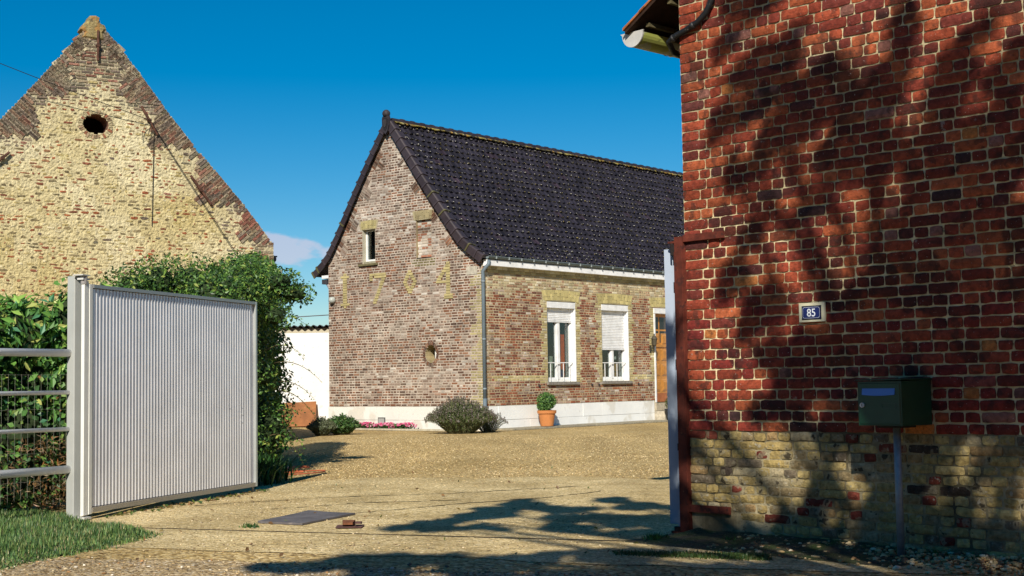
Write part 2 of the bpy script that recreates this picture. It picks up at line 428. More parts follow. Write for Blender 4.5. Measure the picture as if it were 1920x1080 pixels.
# loose pebbles as real stones
def pebbles(name, n, area, smin, smax, pal, wts, seed, z=0.006, label=None):
    rng = np.random.default_rng(seed)
    t = (1 + 5 ** .5) / 2
    iv = np.array([(-1, t, 0), (1, t, 0), (-1, -t, 0), (1, -t, 0), (0, -1, t), (0, 1, t), (0, -1, -t), (0, 1, -t), (t, 0, -1), (t, 0, 1), (-t, 0, -1), (-t, 0, 1)], float)
    iv /= np.linalg.norm(iv[0])
    iF = np.array([(0, 11, 5), (0, 5, 1), (0, 1, 7), (0, 7, 10), (0, 10, 11), (1, 5, 9), (5, 11, 4), (11, 10, 2), (10, 7, 6), (7, 1, 8), (3, 9, 4), (3, 4, 2), (3, 2, 6), (3, 6, 8), (3, 8, 9), (4, 9, 5), (2, 4, 11), (6, 2, 10), (8, 6, 7), (9, 8, 1)])
    P = area(rng, n); n = len(P)
    s = smin + (smax - smin) * rng.random(n) ** 3
    V = iv[None] * rng.uniform(.75, 1.25, (n, 12, 1)) * s[:, None, None] * np.stack([rng.uniform(.7, 1.4, n), rng.uniform(.7, 1.2, n), rng.uniform(.4, .75, n)], 1)[:, None, :]
    a = rng.uniform(0, 6.28, n); ca, sa = np.cos(a)[:, None], np.sin(a)[:, None]
    X = V[..., 0] * ca - V[..., 1] * sa; Y = V[..., 0] * sa + V[..., 1] * ca
    V = np.stack([X + P[:, 0:1], Y + P[:, 1:2], V[..., 2] + (s * 0.3)[:, None] + z + (P[:, 2:3] if P.shape[1] > 2 else 0)], 2).reshape(-1, 3)
    F = (iF[None] + (np.arange(n) * 12)[:, None, None]).reshape(-1, 3)
    C = np.repeat(pick_cols(rng, n, pal, wts, .3), 20, axis=0)
    mb = MB(); mb.arr(V, F, C)
    o = obj(name, mb, M_matte, smooth=True, kind='stuff')
    if label: o['label'] = label; o['category'] = 'gravel'
PEB = [(.46, .34, .18), (.30, .21, .11), (.56, .45, .28), (.16, .13, .10), (.62, .56, .46), (.36, .20, .09), (.33, .27, .20)]
def area_near(rng, n):
    x = rng.uniform(-3.6, 3.6, n); y = rng.uniform(6.9, 10.2, n)
    edge = 8.95 - 0.385 * (x + 2.33) + rng.normal(0, .10, n)
    dens = np.array([0.5 + 0.7 * nz3(a * 1.3, b * 1.3, 4) for a, b in zip(x, y)])
    keep = (y < edge) & (rng.random(n) < (dens + .25) * np.clip(.45 + (x + 1.5) * .4, .3, 1.1)) & (((x - 1.243) * -.719 + (y - 9.812) * -.695) > 0.0)
    return np.stack([x[keep], y[keep]], 1)
pebbles('gravel', 34000, area_near, .003, .0135, PEB, [5, 4, 4, 3, 2, 2, 3], 11, .008, 'loose mixed pebbles strewn along the verge in the foreground')
def area_heap(rng, n):
    # stones banked against the foot of the brick wall
    u = rng.uniform(0.5, 2.9, n); m = np.abs(rng.normal(0, .22, n)) + .02
    x = 1.243 + .695 * u - .719 * m; y = 9.812 - .719 * u - .695 * m
    z = np.maximum(0, .045 - m * .12) * rng.random(n)
    return np.stack([x, y, z], 1)
pebbles('gravel', 2600, area_heap, .008, .024, [(.46, .32, .15), (.56, .43, .24), (.34, .18, .08), (.60, .50, .34), (.16, .10, .06)], [4, 3, 3, 1, 3], 12, .006, 'paler pebbles banked against the foot of the brick wall')
def area_mid(rng, n):
    x = rng.uniform(-3.4, 3.4, n); y = 14.2 + 15 * rng.random(n) ** 1.25
    ed = 15.0 + .5 * np.sin(x) + rng.normal(0, .5, n)
    d = np.array([nz3(a * .9, b * .5, 9) for a, b in zip(x, y)])
    k = (y > ed) & (rng.random(n) < .55 + .9 * d + .3 * (x < -1.2)) & (x < 1.2 + (y - 9) * .18)
    return np.stack([x[k], y[k]], 1)
pebbles('gravel', 52000, area_mid, .004, .012, [(.50, .375, .19), (.64, .52, .31), (.28, .19, .10), (.44, .325, .15)], [4, 3, 2, 3], 13, .0, 'honey coloured pebbles scattered over the courtyard beyond the concrete')
def area_apron(rng, n):
    x = rng.uniform(-3.4, 1.2, n); y = rng.uniform(9.2, 15, n)
    d = np.array([nz3(a * 1.2, b * .8, 5) for a, b in zip(x, y)])
    k = (rng.random(n) < .25 + 1.1 * d) & (((x - 1.243) * -.719 + (y - 9.812) * -.695) > -0.3)
    return np.stack([x[k], y[k]], 1)
pebbles('gravel', 9000, area_apron, .003, .009, [(.56, .44, .26), (.66, .56, .40), (.30, .21, .12), (.2, .15, .1)], [4, 3, 2, 2], 14, .005, 'small stray stones lying on the worn concrete in the gateway')

# dirt mound with moss at the foot of the wall
g = MB(); nu, nm = 60, 12; R = random.Random(4)
for i in range(nu + 1):
    for j in range(nm + 1):
        u = -0.15 + 2.1 * i / nu; m_ = 0.62 * j / nm
        P = WAL(u, m_ + 0.002, 0)
        h = 0.05 * max(0, 1 - m_ / .6) ** 1.2 * min(1, (u + .15) / .2) * min(1, (1.95 - u) / .5) + 0.016 * nz3(u * 7, m_ * 7) * (1 - m_ / .62) + .006
        g.v.append((P.x, P.y, max(h, .0) if j < nm else 0.0))
for i in range(nu):
    for j in range(nm):
        a = i * (nm + 1) + j
        g.f.append([a, a + 1, a + nm + 2, a + nm + 1]); q = nz3(i * .25, j * .3, 7)
        g.c.append(mixc((.06, .05, .035), (.05, .075, .02), .5 + q)); g.mi.append(0)
o = obj('terrain', g, mat('mossy_dirt', attr=True, var=.5, vscale=25, bump=1.0, bscale=60, bdist=.03, spots=[((.35, .29, .2), 45, .66)]), smooth=True, kind='structure')

# grass
def grass(name, label, area, n, h, pal, wts, seed, w=.004, lean=.5):
    rng = np.random.default_rng(seed); P = area(rng, n); n = len(P)
    hh = h * rng.uniform(.4, 1.2, n) * (P[:, 2] if P.shape[1] > 2 else 1)
    a = rng.uniform(0, 6.28, n); L_ = rng.uniform(.1, lean, n) * hh
    d = np.stack([np.cos(a), np.sin(a)], 1); pr = np.stack([-d[:, 1], d[:, 0]], 1) * w
    z = np.zeros(n)
    b0 = np.stack([P[:, 0] - pr[:, 0], P[:, 1] - pr[:, 1], z], 1); b1 = np.stack([P[:, 0] + pr[:, 0], P[:, 1] + pr[:, 1], z], 1)
    m0 = np.stack([P[:, 0] - pr[:, 0] * .8 + d[:, 0] * L_ * .3, P[:, 1] - pr[:, 1] * .8 + d[:, 1] * L_ * .3, hh * .6], 1)
    m1 = np.stack([P[:, 0] + pr[:, 0] * .8 + d[:, 0] * L_ * .3, P[:, 1] + pr[:, 1] * .8 + d[:, 1] * L_ * .3, hh * .6], 1)
    t = np.stack([P[:, 0] + d[:, 0] * L_, P[:, 1] + d[:, 1] * L_, hh], 1)
    V = np.stack([b0, b1, m1, m0, t], 1).reshape(-1, 3); i = np.arange(n) * 5
    mb = MB(); cc = pick_cols(rng, n, pal, wts, .3)
    mb.arr(V, np.stack([i, i + 1, i + 2, i + 3], 1), cc)
    mb.f.extend(np.stack([i + 3, i + 2, i + 4], 1).tolist()); mb.c.extend(map(tuple, cc.tolist())); mb.mi.extend([0] * n)
    o = obj(name, mb, M_leaf, kind='stuff'); o['label'] = label; o['category'] = 'grass'
M_leaf = mat('foliage', attr=True, var=0.15, vscale=5, rough=0.45, spec=0.4, translucent=0.22)
GP = [(.08, .17, .055), (.14, .24, .065), (.24, .30, .10), (.36, .32, .16), (.035, .08, .03)]
def poly_grass(rng, n):
    # bank left of the gateway; boundary from the post, round to the front
    x = rng.uniform(-5.6, -2.55, n); y = rng.uniform(7.6, 12.2, n)
    def xr(yy):
        return np.interp(yy, [7.4, 8.4, 9.2, 9.8, 10.2, 10.5, 11.1, 11.6, 12.2], [-3.75, -3.18, -2.98, -2.8, -2.68, -2.70, -3.15, -3.72, -3.9])
    e = xr(y) + rng.normal(0, .035, n) + np.array([.08 * nz3(b * 4, 0.5) for b in y])
    k = x < e
    hf = np.clip((e - x) * 2.2 + .35, .3, 1.0) * np.array([1 + .8 * nz3(a * 2.5, b * 2.5, 3) for a, b in zip(x, y)])
    return np.stack([x[k], y[k], hf[k]], 1)
grass('grass', 'rough green grass bank at the left of the gateway', poly_grass, 85000, .075, GP, [5, 5, 3, 1.0, 3], 21)
g = MB(); ys = [7.0, 8.4, 9.2, 9.8, 10.2, 10.5, 11.1, 11.6, 12.4]; xs = [-3.9, -3.22, -3.02, -2.86, -2.74, -2.76, -3.2, -3.72, -3.9]
for (y0, y1, xa, xb) in zip(ys, ys[1:], xs, xs[1:]):
    g.quad((-9, y0, .012), (xa, y0, .012), (xb, y1, .012), (-9, y1, .012), (.05, .055, .02))
obj('ground_soil', g, M_matte, kind='structure')
def strip_grass(rng, n):
    x = rng.uniform(.62, 1.55, n); y = 9.33 - .386 * (x + 0.2) - .16 + rng.normal(0, .055, n)
    k = rng.random(n) < np.clip((x - .55) * 1.4, .1, 1); k &= (((x - 1.243) * -.719 + (y - 9.812) * -.695) > 0.02)
    return np.stack([x[k], y[k], rng.uniform(.5, 1, k.sum())], 1)
grass('grass', 'low mossy grass between the concrete and the loose gravel', strip_grass, 5500, .035, [(.04, .09, .02), (.07, .12, .03), (.10, .11, .04)], [3, 3, 1], 22, .004, .9)
def weeds(rng, n):
    a = rng.integers(0, 6, n); c = np.array([(.98, 9.55), (2.02, 8.88), (2.22, 8.7), (2.55, 8.38), (2.75, 8.2), (1.45, 9.3)])
    P = c[a] + rng.normal(0, .035, (n, 2)); 
    k = (((P[:, 0] - 1.243) * -.719 + (P[:, 1] - 9.812) * -.695) > 0.0)
    return np.hstack([P, np.ones((n, 1))])[k]
grass('undergrowth', 'small weeds sprouting at the foot of the brick wall', weeds, 900, .05, [(.05, .16, .03), (.08, .2, .04), (.03, .08, .03)], [2, 1, 1], 23, .006, .9)
# ------------------------------------------------------------------ near brick building on the right
WALL_D = 0.35
near = thing('brick_building', 'tall dark red brick gable end with a yellow brick base, filling the right side', 'building', (*W0, 0))
NR = random.Random(5)
RED = [(.30, .062, .030), (.25, .048, .026), (.36, .088, .036), (.20, .038, .024), (.15, .032, .024), (.42, .11, .045), (.10, .030, .026), (.055, .026, .026), (.50, .18, .055), (.26, .11, .085)]
REDW = [10, 10, 8, 9, 6, 3.0, 1.4, .5, .8, 1.6]
YEL = [(.44, .32, .115), (.37, .27, .10), (.50, .38, .155), (.22, .165, .09), (.31, .19, .085), (.14, .11, .075), (.40, .34, .22), (.17, .045, .03), (.06, .045, .035)]
YELW = [9, 8, 6, 6, 3, 3, 3, 1.1, 1.2]
BND = 0.745
def near_brick(mb, fr, u0, u1, z0, z1, col, R, yellow):
    """one hand made brick: irregular outline, domed, pitted face"""
    L = u1 - u0; nx = max(3, int(L / .03)); nzr = 3
    amp = .004 if yellow else .0028
    pr = R.uniform(.007, .0125) if not yellow else R.uniform(.004, .012)
    s = R.uniform(0, 99)
    tilt = R.uniform(-.003, .003)
    V = []; ring = []
    H = z1 - z0; cx, cz = (u0 + u1) / 2, (z0 + z1) / 2
    rc = .014
    for j in range(nzr + 1):
        for i in range(nx + 1):
            fx, fz = i / nx, j / nzr
            u = u0 + L * fx; z = z0 + H * fz
            e = min(fx * L, (1 - fx) * L); ez = min(fz * H, (1 - fz) * H)
            uu = u + nz3(z * 30, s, u * 6) * amp * (1.6 if e < 1e-4 else .6)
            zz = z + nz3(u * 22, s + 5, z * 5) * amp * (1.9 if ez < 1e-4 else .6)
            # round the corners
            if e < 1e-4 and ez < 1e-4:
                uu += rc * .26 * (1 if fx < .5 else -1); zz += rc * .20 * (1 if fz < .5 else -1)
            edge = (e < 1e-4) or (ez < 1e-4)
            n = pr + tilt * (fz - .5) + nz3(u * 45, z * 45, s) * .0022 - (.0045 if edge else 0)
            V.append(fr(uu, n, zz))
    F = []
    w_ = nx + 1
    for j in range(nzr):
        for i in range(nx):
            F.append((j * w_ + i, j * w_ + i + 1, (j + 1) * w_ + i + 1, (j + 1) * w_ + i))
    o = len(V)
    bnd = [i for i in range(w_)] + [j * w_ + nx for j in range(1, nzr + 1)] + [nzr * w_ + i for i in range(nx - 1, -1, -1)] + [j * w_ for j in range(nzr - 1, 0, -1)]
    # skirt back into the mortar
    c3 = fr(cx, 0, cz)
    for b in bnd:
        p = V[b]
        # push to n=-.012
        nn = Vector((-.719, -.695, 0)).normalized() if fr is WAL else None
        d = (p - c3).dot(NRM_W); V.append(p - NRM_W * (d + .014))
    m = len(bnd)
    for i in range(m):
        F.append((bnd[i], o + i, o + (i + 1) % m, bnd[(i + 1) % m]))
    mb.add(V, F, col, 2 if yellow else 0)
NRM_W = (WAL(0, 1, 0) - WAL(0, 0, 0)).normalized()

wb = MB(); pitch = .0712
z = -.055; k = 0
UE = 3.6
rendered = lambda u, zz: (zz < .17 + .04 * nz3(u * 9, 1)) and .02 < u < (.62 - max(0, zz - .06) * 1.0) + .05 * nz3(zz * 30, 4)
while z < 4.35:
    row_y = z + .03 < BND
    h = pitch = .0615 if row_y else .0712
    head = k % 2 == 0
    if row_y: head = (k % 2 == 0)
    u = 0.0; first = True
    while u < UE:
        l = .104 if head else .212
        r = NR.random()
        if r < .10: l = .212 if head else .104
        if first and head: l = .155
        if first and not head: l = .212 if k % 4 else .20
        first = False
        l *= 1 + NR.uniform(-.05, .05)
        e = u + l; um = (u + e) / 2
        jn = NR.uniform(.0038, .0072)
        # courses wander a little
        wv = .0035 * nz3(um * 1.8, z * 2.0, 2) + (.006 * nz3(um * 2.5, z * 3, 5) if row_y else 0)
        zb = z + jn * .8 + wv; zt = z + h - jn * .8 + wv + NR.uniform(-.0015, .0015)
        if row_y:
            col = NR.choices(YEL, YELW)[0]
            col = mixc(col, (.29, .22, .11), .35) if col[0] > .2 and col[1] > .1 else col
            if NR.random() < .04: col = (.17, .04, .028)
            jn *= NR.uniform(.8, 1.8)
            col = mul(col, NR.uniform(.8, 1.12))
        else:
            col = NR.choices(RED, REDW)[0]
            col = mul(col, .92 * NR.uniform(.8, 1.2) * (1 + .25 * nz3(um * 1.4, z * 1.4, 3)))
            if z < 1.6 and NR.random() < .5: col = mixc(col, (.19, .024, .022), .6)
        if z > 4.3: break
        if not (row_y and rendered(um, z + h / 2)) and z + h < 3.96 + .62 * u:
            near_brick(wb, WAL, u + jn, e - jn, zb, zt, col, NR, row_y)
        u = e
    z += pitch; k += 1
# mortar: an uneven face, creamy between the red bricks and grey between the yellow ones
du_, dz_ = .025, .0178
nu_, nz_ = int(3.62 / du_), int(4.4 / dz_)
o0 = len(wb.v)
for j in range(nz_ + 1):
    for i in range(nu_ + 1):
        u = i * du_; z = -.05 + j * dz_
        n = -.0022 + .0026 * nz3(u * 38, z * 38, 1) + .002 * nz3(u * 9, z * 9, 2)
        if z < BND: n += .0002 + .0065 * nz3(u * 11, z * 14, 8)
        if rendered(u, z): n += .006
        wb.v.append(tuple(WAL(u, n, z)))
for j in range(nz_):
    for i in range(nu_):
        a = o0 + j * (nu_ + 1) + i; z = -.05 + j * dz_; u = i * du_
        if z > 3.95 + .62 * u: continue
        wb.f.append([a, a + 1, a + nu_ + 2, a + nu_ + 1])
        q = .5 + .8 * fbm(u * 2.2, z * 2.2, 9)
        if z > BND: c = mixc(mixc((.48, .40, .23), (.78, .66, .40), min(1, max(0, q))), (.30, .26, .17), .45 * min(1, max(0, (z - 2.2) / .8)))
        else: c = mixc((.12, .10, .06), (.40, .34, .21), min(1, max(0, q)))
        wb.c.append(c); wb.mi.append(1)
M_brick = mat('old_brick', attr=True, var=.42, vscale=30, bump=.9, bscale=120, bdist=.005, rough=.9, spec=.18,
              spots=[((.020, .013, .013), 2.6, .565, .66), ((.035, .020, .016), 11, .60, .55), ((.05, .030, .025), 45, .64, .5), ((.62, .56, .50), 95, .70, .8), ((.36, .31, .26), 20, .71, .5)])
M_mortar = mat('lime_mortar', attr=True, var=.28, vscale=14, bump=.9, bscale=110, bdist=.006, rough=.97, spec=.08,
               spots=[((.10, .09, .06), 26, .64, .7), ((.06, .05, .04), 6, .66, .5)])
M_ybrick = mat('yellow_brick', attr=True, var=.45, vscale=26, bump=1.0, bscale=70, bdist=.008, rough=.95, spec=.08,
               spots=[((.27, .23, .15), 11, .57, .6), ((.36, .33, .26), 30, .64, .7), ((.03, .024, .018), 11, .655, .85), ((.05, .04, .03), 40, .69, .7)])
obj('wall', wb, [M_brick, M_mortar, M_ybrick], near)
# the rest of the building's body behind that face
bd = MB()
def fp(u, n, z): return WAL(u, n, z)
slope = .62; eave = 3.93; ridge_u = 3.6
prof = [(0, -.05), (0, eave), (ridge_u, eave + slope * ridge_u), (2 * ridge_u, eave), (2 * ridge_u, -.05)]
fr_ = [fp(u, -.02, z) for u, z in prof]; bk_ = [fp(u, -6.0, z) for u, z in prof]
bd.add(fr_ + bk_, [(0, 1, 2, 3, 4)[::-1], (5, 6, 7, 8, 9), (0, 5, 6, 1), (3, 8, 9, 4)], (.25, .06, .035))
# red brick ends on the left corner side, seen at a raking angle
cf = frame(tuple(WAL(0, 0, 0))[:2], (-NRM_W.x, -NRM_W.y), (-wd[0], -wd[1]))
brickwork(bd, lambda u, n, z: cf(u, n + .001, z), 0, eave - .02, lambda z: [(0.02, 6.0)], lambda u, z, h: mul(NR.choices(RED, REDW)[0], NR.uniform(.8, 1.2)), (.45, .40, .27), pitch=.0712, seed=9)
obj('body', bd, M_matte, near)
# roof with overhanging eave, its tile edge, rafters and battens
rf = MB()
ov = .47
def rz(u): return eave - .02 + slope * u
for sgn in (0, 1):
    ua, ub = (-ov, ridge_u) if sgn == 0 else (2 * ridge_u + ov, ridge_u)
    za, zb = rz(-ov), rz(ridge_u)
    A_, B_ = (ua, za), (ub, zb)
    V = []
    for n in (.06, -6.1):
        V += [fp(A_[0], n, A_[1] + .07), fp(B_[0], n, B_[1] + .07), fp(B_[0], n, B_[1] + .095), fp(A_[0], n, A_[1] + .095)]
    rf.add(V, [(0, 1, 2, 3), (7, 6, 5, 4), (0, 4, 5, 1), (3, 2, 6, 7), (0, 3, 7, 4)], (.035, .02, .014))
# each course of clay tiles steps down along the rake
for i in range(14):
    s0 = -ov - .01 + i * .16
    P = []
    for n in (.075, -.35):
        P += [fp(s0, n, rz(s0) + .098), fp(s0 + .22, n, rz(s0 + .22) + .098), fp(s0 + .22, n, rz(s0 + .22) + .112), fp(s0, n, rz(s0) + .118)]
    rf.add(P, [(0, 1, 2, 3), (7, 6, 5, 4), (0, 4, 5, 1), (3, 2, 6, 7), (0, 3, 7, 4)], (.36, .13, .05))
obj('roof', rf, M_matte, near)
for i, (sa, sb) in enumerate(((-.34, -.02), (-.13, .02))):
    ra = MB()
    ra.box(lambda u, n, z: fp(u, n, z), (sa, sa + .035), (-.9, -.03), (rz(sa) + .03, rz(sa) + .060), (.10, .085, .045))
    obj('batten', ra, M_matte, near)
for i in range(4):
    ra = MB(); n0 = -.35 - i * .7
    P = []
    for n in (n0, n0 - .07):
        P += [fp(-ov + .04, n, rz(-ov) + .0), fp(.2, n, rz(.2) - .08), fp(.2, n, rz(.2) + .07), fp(-ov + .04, n, rz(-ov + .04) + .068)]
    ra.add(P, [(0, 1, 2, 3), (7, 6, 5, 4), (0, 4, 5, 1), (3, 2, 6, 7), (0, 3, 7, 4), (1, 5, 6, 2)], (.02, .016, .012))
    obj('rafter', ra, M_matte, near)
# half round gutter with its end cap, brackets
gut = MB(); gc_u, gc_z, gr = -.435, 3.69, .098
for i in range(14):
    a0 = math.pi + math.pi * i / 14; a1 = math.pi + math.pi * (i + 1) / 14
    for (r_a, flip) in ((gr, 0), (gr - .006, 1)):
        q = [fp(gc_u + math.cos(a0) * r_a, .0, gc_z + math.sin(a0) * r_a), fp(gc_u + math.cos(a1) * r_a, .0, gc_z + math.sin(a1) * r_a),
             fp(gc_u + math.cos(a1) * r_a, -6.0, gc_z + math.sin(a1) * r_a), fp(gc_u + math.cos(a0) * r_a, -6.0, gc_z + math.sin(a0) * r_a)]
        if flip: q = q[::-1]
        gut.quad(*q, (.34, .36, .24))
gut.tube([fp(gc_u - gr, .0, gc_z), fp(gc_u - gr, -6.0, gc_z)], .010, 8, (.5, .5, .44))
go = obj('gutter', gut, mat('mossy_gutter', attr=True, var=.3, vscale=5, rough=.55, spots=[((.30, .33, .05), 5, .50, .85), ((.12, .12, .05), 14, .62, .6)]), near, smooth=True)
ec = MB(); V = [fp(gc_u, .004, gc_z)]; V2 = []
arc = [(math.cos(math.pi + math.pi * i / 16) * gr * 1.03, math.sin(math.pi + math.pi * i / 16) * gr * 1.03) for i in range(17)]
for n in (.004, .016):
    for (a, b) in [(-gr * 1.2, .014), (gr * 1.1, .014)][::-1] + arc: V2.append(fp(gc_u + a, n, gc_z + b))
m = 19
ec.add(V2, [tuple(range(m, 2 * m)), tuple(range(m))[::-1]] + [(i, (i + 1) % m, m + (i + 1) % m, m + i) for i in range(m)], (.50, .49, .47))
obj('end_cap', ec, mat('grey_pvc', attr=True, var=.12, vscale=12, rough=.5, spots=[((.25, .24, .18), 30, .68, .6)]), go)
for nb in (-.42, -1.0):
    cl = MB()
    for i in range(14):
        a0 = math.pi + math.pi * i / 14; a1 = math.pi + math.pi * (i + 1) / 14; r_a = gr + .006
        cl.quad(fp(gc_u + math.cos(a0) * r_a, nb, gc_z + math.sin(a0) * r_a), fp(gc_u + math.cos(a1) * r_a, nb, gc_z + math.sin(a1) * r_a),
                fp(gc_u + math.cos(a1) * r_a, nb - .035, gc_z + math.sin(a1) * r_a), fp(gc_u + math.cos(a0) * r_a, nb - .035, gc_z + math.sin(a0) * r_a), (.6, .6, .55))
    obj('bracket', cl, M_plain, go)
# black conduit across the top of the wall
cd = MB()
pts = [(-.13, -.35, 3.46), (-.10, -.05, 3.50), (-.07, .035, 3.555), (.0, .04, 3.585), (.10, .04, 3.61), (.20, .04, 3.645), (.28, .04, 3.70), (.33, .04, 3.78), (.36, .04, 3.9), (.37, .04, 4.15)]
cd.tube([fp(*p) for p in pts], .022, 12, (.012, .013, .015))
for t in (2.5, 4.4):
    i = int(t); p = [pts[i][q] + (pts[i + 1][q] - pts[i][q]) * (t - i) for q in range(3)]; p2 = [pts[i + 1][q] for q in range(3)]
    cd.tube([fp(*p), fp(*[p[q] + (p2[q] - p[q]) * .5 for q in range(3)])], .026, 12, (.02, .02, .022))
o = obj('cable_conduit', cd, mat('black_rubber', attr=True, var=.3, vscale=30, rough=.5, spots=[((.16, .14, .12), 40, .66, .5)]), smooth=True)
o['label'] = 'thick black conduit curving up the red brick wall beside the gutter'; o['category'] = 'conduit'
# reddish iron strap above the conduit
sp_ = MB(); sp_.box(WAL, (.265, .292), (.002, .014), (3.72, 4.1), (.13, .03, .02)); o = obj('iron_strap', sp_, M_matte)
o['label'] = 'short rusty iron strap on the brick wall above the black conduit'; o['category'] = 'wall strap'

# house number plate
pl = thing('house_number_plate', 'small blue enamel house number plate reading 85 on a cream backing', 'sign', tuple(WAL(1.07, .012, 1.53)))
U0, U1, Z0, Z1 = .97, 1.17, 1.468, 1.596
m = MB(); m.box(WAL, (U0, U1), (.013, .026), (Z0, Z1), (.66, .62, .44), ch=.002); obj('backing', m, M_plain, pl)
m = MB(); m.box(WAL, (U0 + .025, U1 - .025), (.0265, .0295), (Z0 + .016, Z1 - .020), (.008, .008, .012), ch=.001); obj('enamel_edge', m, M_plain, pl)
m = MB(); m.box(WAL, (U0 + .031, U1 - .031), (.0299, .0312), (Z0 + .022, Z1 - .026), (.008, .014, .12), ch=.0005)
en = obj('enamel', m, mat('enamel', attr=True, var=.05, rough=.18, spec=.5), pl)
a, b, c, d = U0 + .0345, U1 - .0345, Z0 + .0255, Z1 - .0295; t_ = .0018; k_ = .010
m = MB()
loop = [(a + k_, c), (b - k_, c), (b, c + k_), (b, d - k_), (b - k_, d), (a + k_, d), (a, d - k_), (a, c + k_)]
cx, cz = (a + b) / 2, (c + d) / 2
def shr(p, s): return (cx + (p[0] - cx) * (1 - s / abs(b - cx)), cz + (p[1] - cz) * (1 - s / abs(d - cz)))
for i in range(8):
    p, q = loop[i], loop[(i + 1) % 8]; p2, q2 = shr(p, t_), shr(q, t_)
    m.quad(WAL(p[0], .0319, p[1]), WAL(q[0], .0319, q[1]), WAL(q2[0], .0319, q2[1]), WAL(p2[0], .0319, p2[1]), (.65, .68, .75))
obj('border', m, M_plain, en)
tcu = bpy.data.curves.new('digits', 'FONT'); tcu.body = '85'; tcu.size = .098; tcu.align_x = 'CENTER'; tcu.align_y = 'CENTER'; tcu.extrude = .0004; tcu.offset = .0008
to = bpy.data.objects.new('tmp', tcu); COL.objects.link(to)
dg = bpy.context.evaluated_depsgraph_get(); me_ = bpy.data.meshes.new_from_object(to.evaluated_get(dg))
m = MB(); xs = [v.co.x for v in me_.vertices]; ys_ = [v.co.y for v in me_.vertices]
kx = .064 / (max(xs) - min(xs)); ky = .052 / (max(ys_) - min(ys_)); mx_ = (max(xs) + min(xs)) / 2; my_ = (max(ys_) + min(ys_)) / 2
m.add([WAL(cx + (v.co.x - mx_) * kx, .0322 + v.co.z, cz + (v.co.y - my_) * ky) for v in me_.vertices], [tuple(p.vertices) for p in me_.polygons], (.72, .75, .8))
bpy.data.objects.remove(to); obj('digits', m, M_plain, en)

# rusty gate post, straps
po = thing('rusty_gate_post', 'rust red iron gate post fixed to the left edge of the brick wall', 'gate post', tuple(WAL(-.03, .03, 0)))
M_rust = mat('rust', attr=True, var=.45, vscale=12, bump=.5, bscale=120, bdist=.003, rough=.9, spots=[((.05, .015, .012), 22, .62, .8), ((.30, .11, .05), 50, .68, .6)])
RU = (.115, .024, .014)
m = MB(); m.box(WAL, (-.067, .012), (-.05, .040), (0, 2.13), RU, ch=.003); m.box(WAL, (-.069, .002), (-.048, .0435), (0, 2.02), mul(RU, .8), ch=.002)
obj('post', m, M_rust, po)
for (u1, z0) in ((.375, 2.085), (.365, .172)):
    m = MB(); m.box(WAL, (.013, u1), (.020, .036), (z0, z0 + .052), RU, ch=.002); obj('strap', m, M_rust, po)
m = MB(); m.box(WAL, (-.13, -.068), (-.01, .03), (2.085, 2.10), RU); m.tube([WAL(-.10, .01, 2.0), WAL(-.10, .01, 2.085)], .022, 10, (.02, .015, .015)); obj('hinge', m, M_rust, po)
m = MB(); m.box(WAL, (-.16, -.068), (-.02, .03), (.012, .028), RU); m.tube([WAL(-.115, .005, .028), WAL(-.115, .005, .06)], .03, 10, (.03, .015, .012)); obj('foot_hinge', m, M_rust, po)
for z_ in (1.955, 1.755, 1.2, .6): 
    m = MB(); m.box(WAL, (-.094, -.068), (-.01, .02), (z_, z_ + .05), (.012, .012, .012)); obj('hinge_block', m, M_plain, po)

# open leaf of the gate on the right, seen edge on
M_white = mat('white_enamel_steel', attr=True, var=.07, vscale=4, rough=.38, spec=.5, spots=[((.35, .33, .30), 60, .72, .5)])
M_galv = mat('bare_aluminium', attr=True, var=.08, vscale=3, rough=.42, metal=.55, spec=.5)
rl = thing('gate_leaf', 'white gate leaf swung open and seen edge on beside the rusty post', 'gate', (1.19, 9.93, 0))
a = rad(6.6); LD = (math.sin(a), math.cos(a)); RL = frame((1.150, 9.90), LD, (LD[1] * -1, LD[0]))
m = MB(); WHT_SHADE = (.34, .40, .50)  # white paint toned blue-grey: its part shade is put into the colour
m.box(RL, (0, .05), (-.098, -.012), (.035, 2.09), WHT_SHADE, ch=.004); m.box(RL, (-.012, .0), (-.075, -.035), (.035, 2.085), WHT_SHADE, ch=.006); obj('hinge_stile', m, M_white, rl)
m = MB(); m.box(RL, (.10, 2.85), (-.045, -.008), (.065, 2.04), (.40, .40, .43))
for i in range(54): m.box(RL, (.15 + i * .05, .162 + i * .05), (-.0085, .001), (.11, 2.0), (.5, .5, .53), ch=.003)
obj('panel', m, M_galv, rl)
m = MB(); m.box(RL, (.06, .10), (-.05, .046), (.07, 2.055), WHT_SHADE, ch=.004); obj('frame_edge', m, M_white, rl)
m = MB(); m.box(RL, (2.85, 2.89), (-.05, .006), (.06, 2.05), WHT_SHADE, ch=.004); obj('frame_edge', m, M_white, rl)
m = MB(); m.box(RL, (-.02, .06), (-.10, -.02), (2.092, 2.10), (.7, .7, .7)); m.tube([RL(0, -.06, 2.10), RL(0, -.06, 2.115)], .03, 12, (.45, .45, .45)); obj('top_hinge', m, M_white, rl)

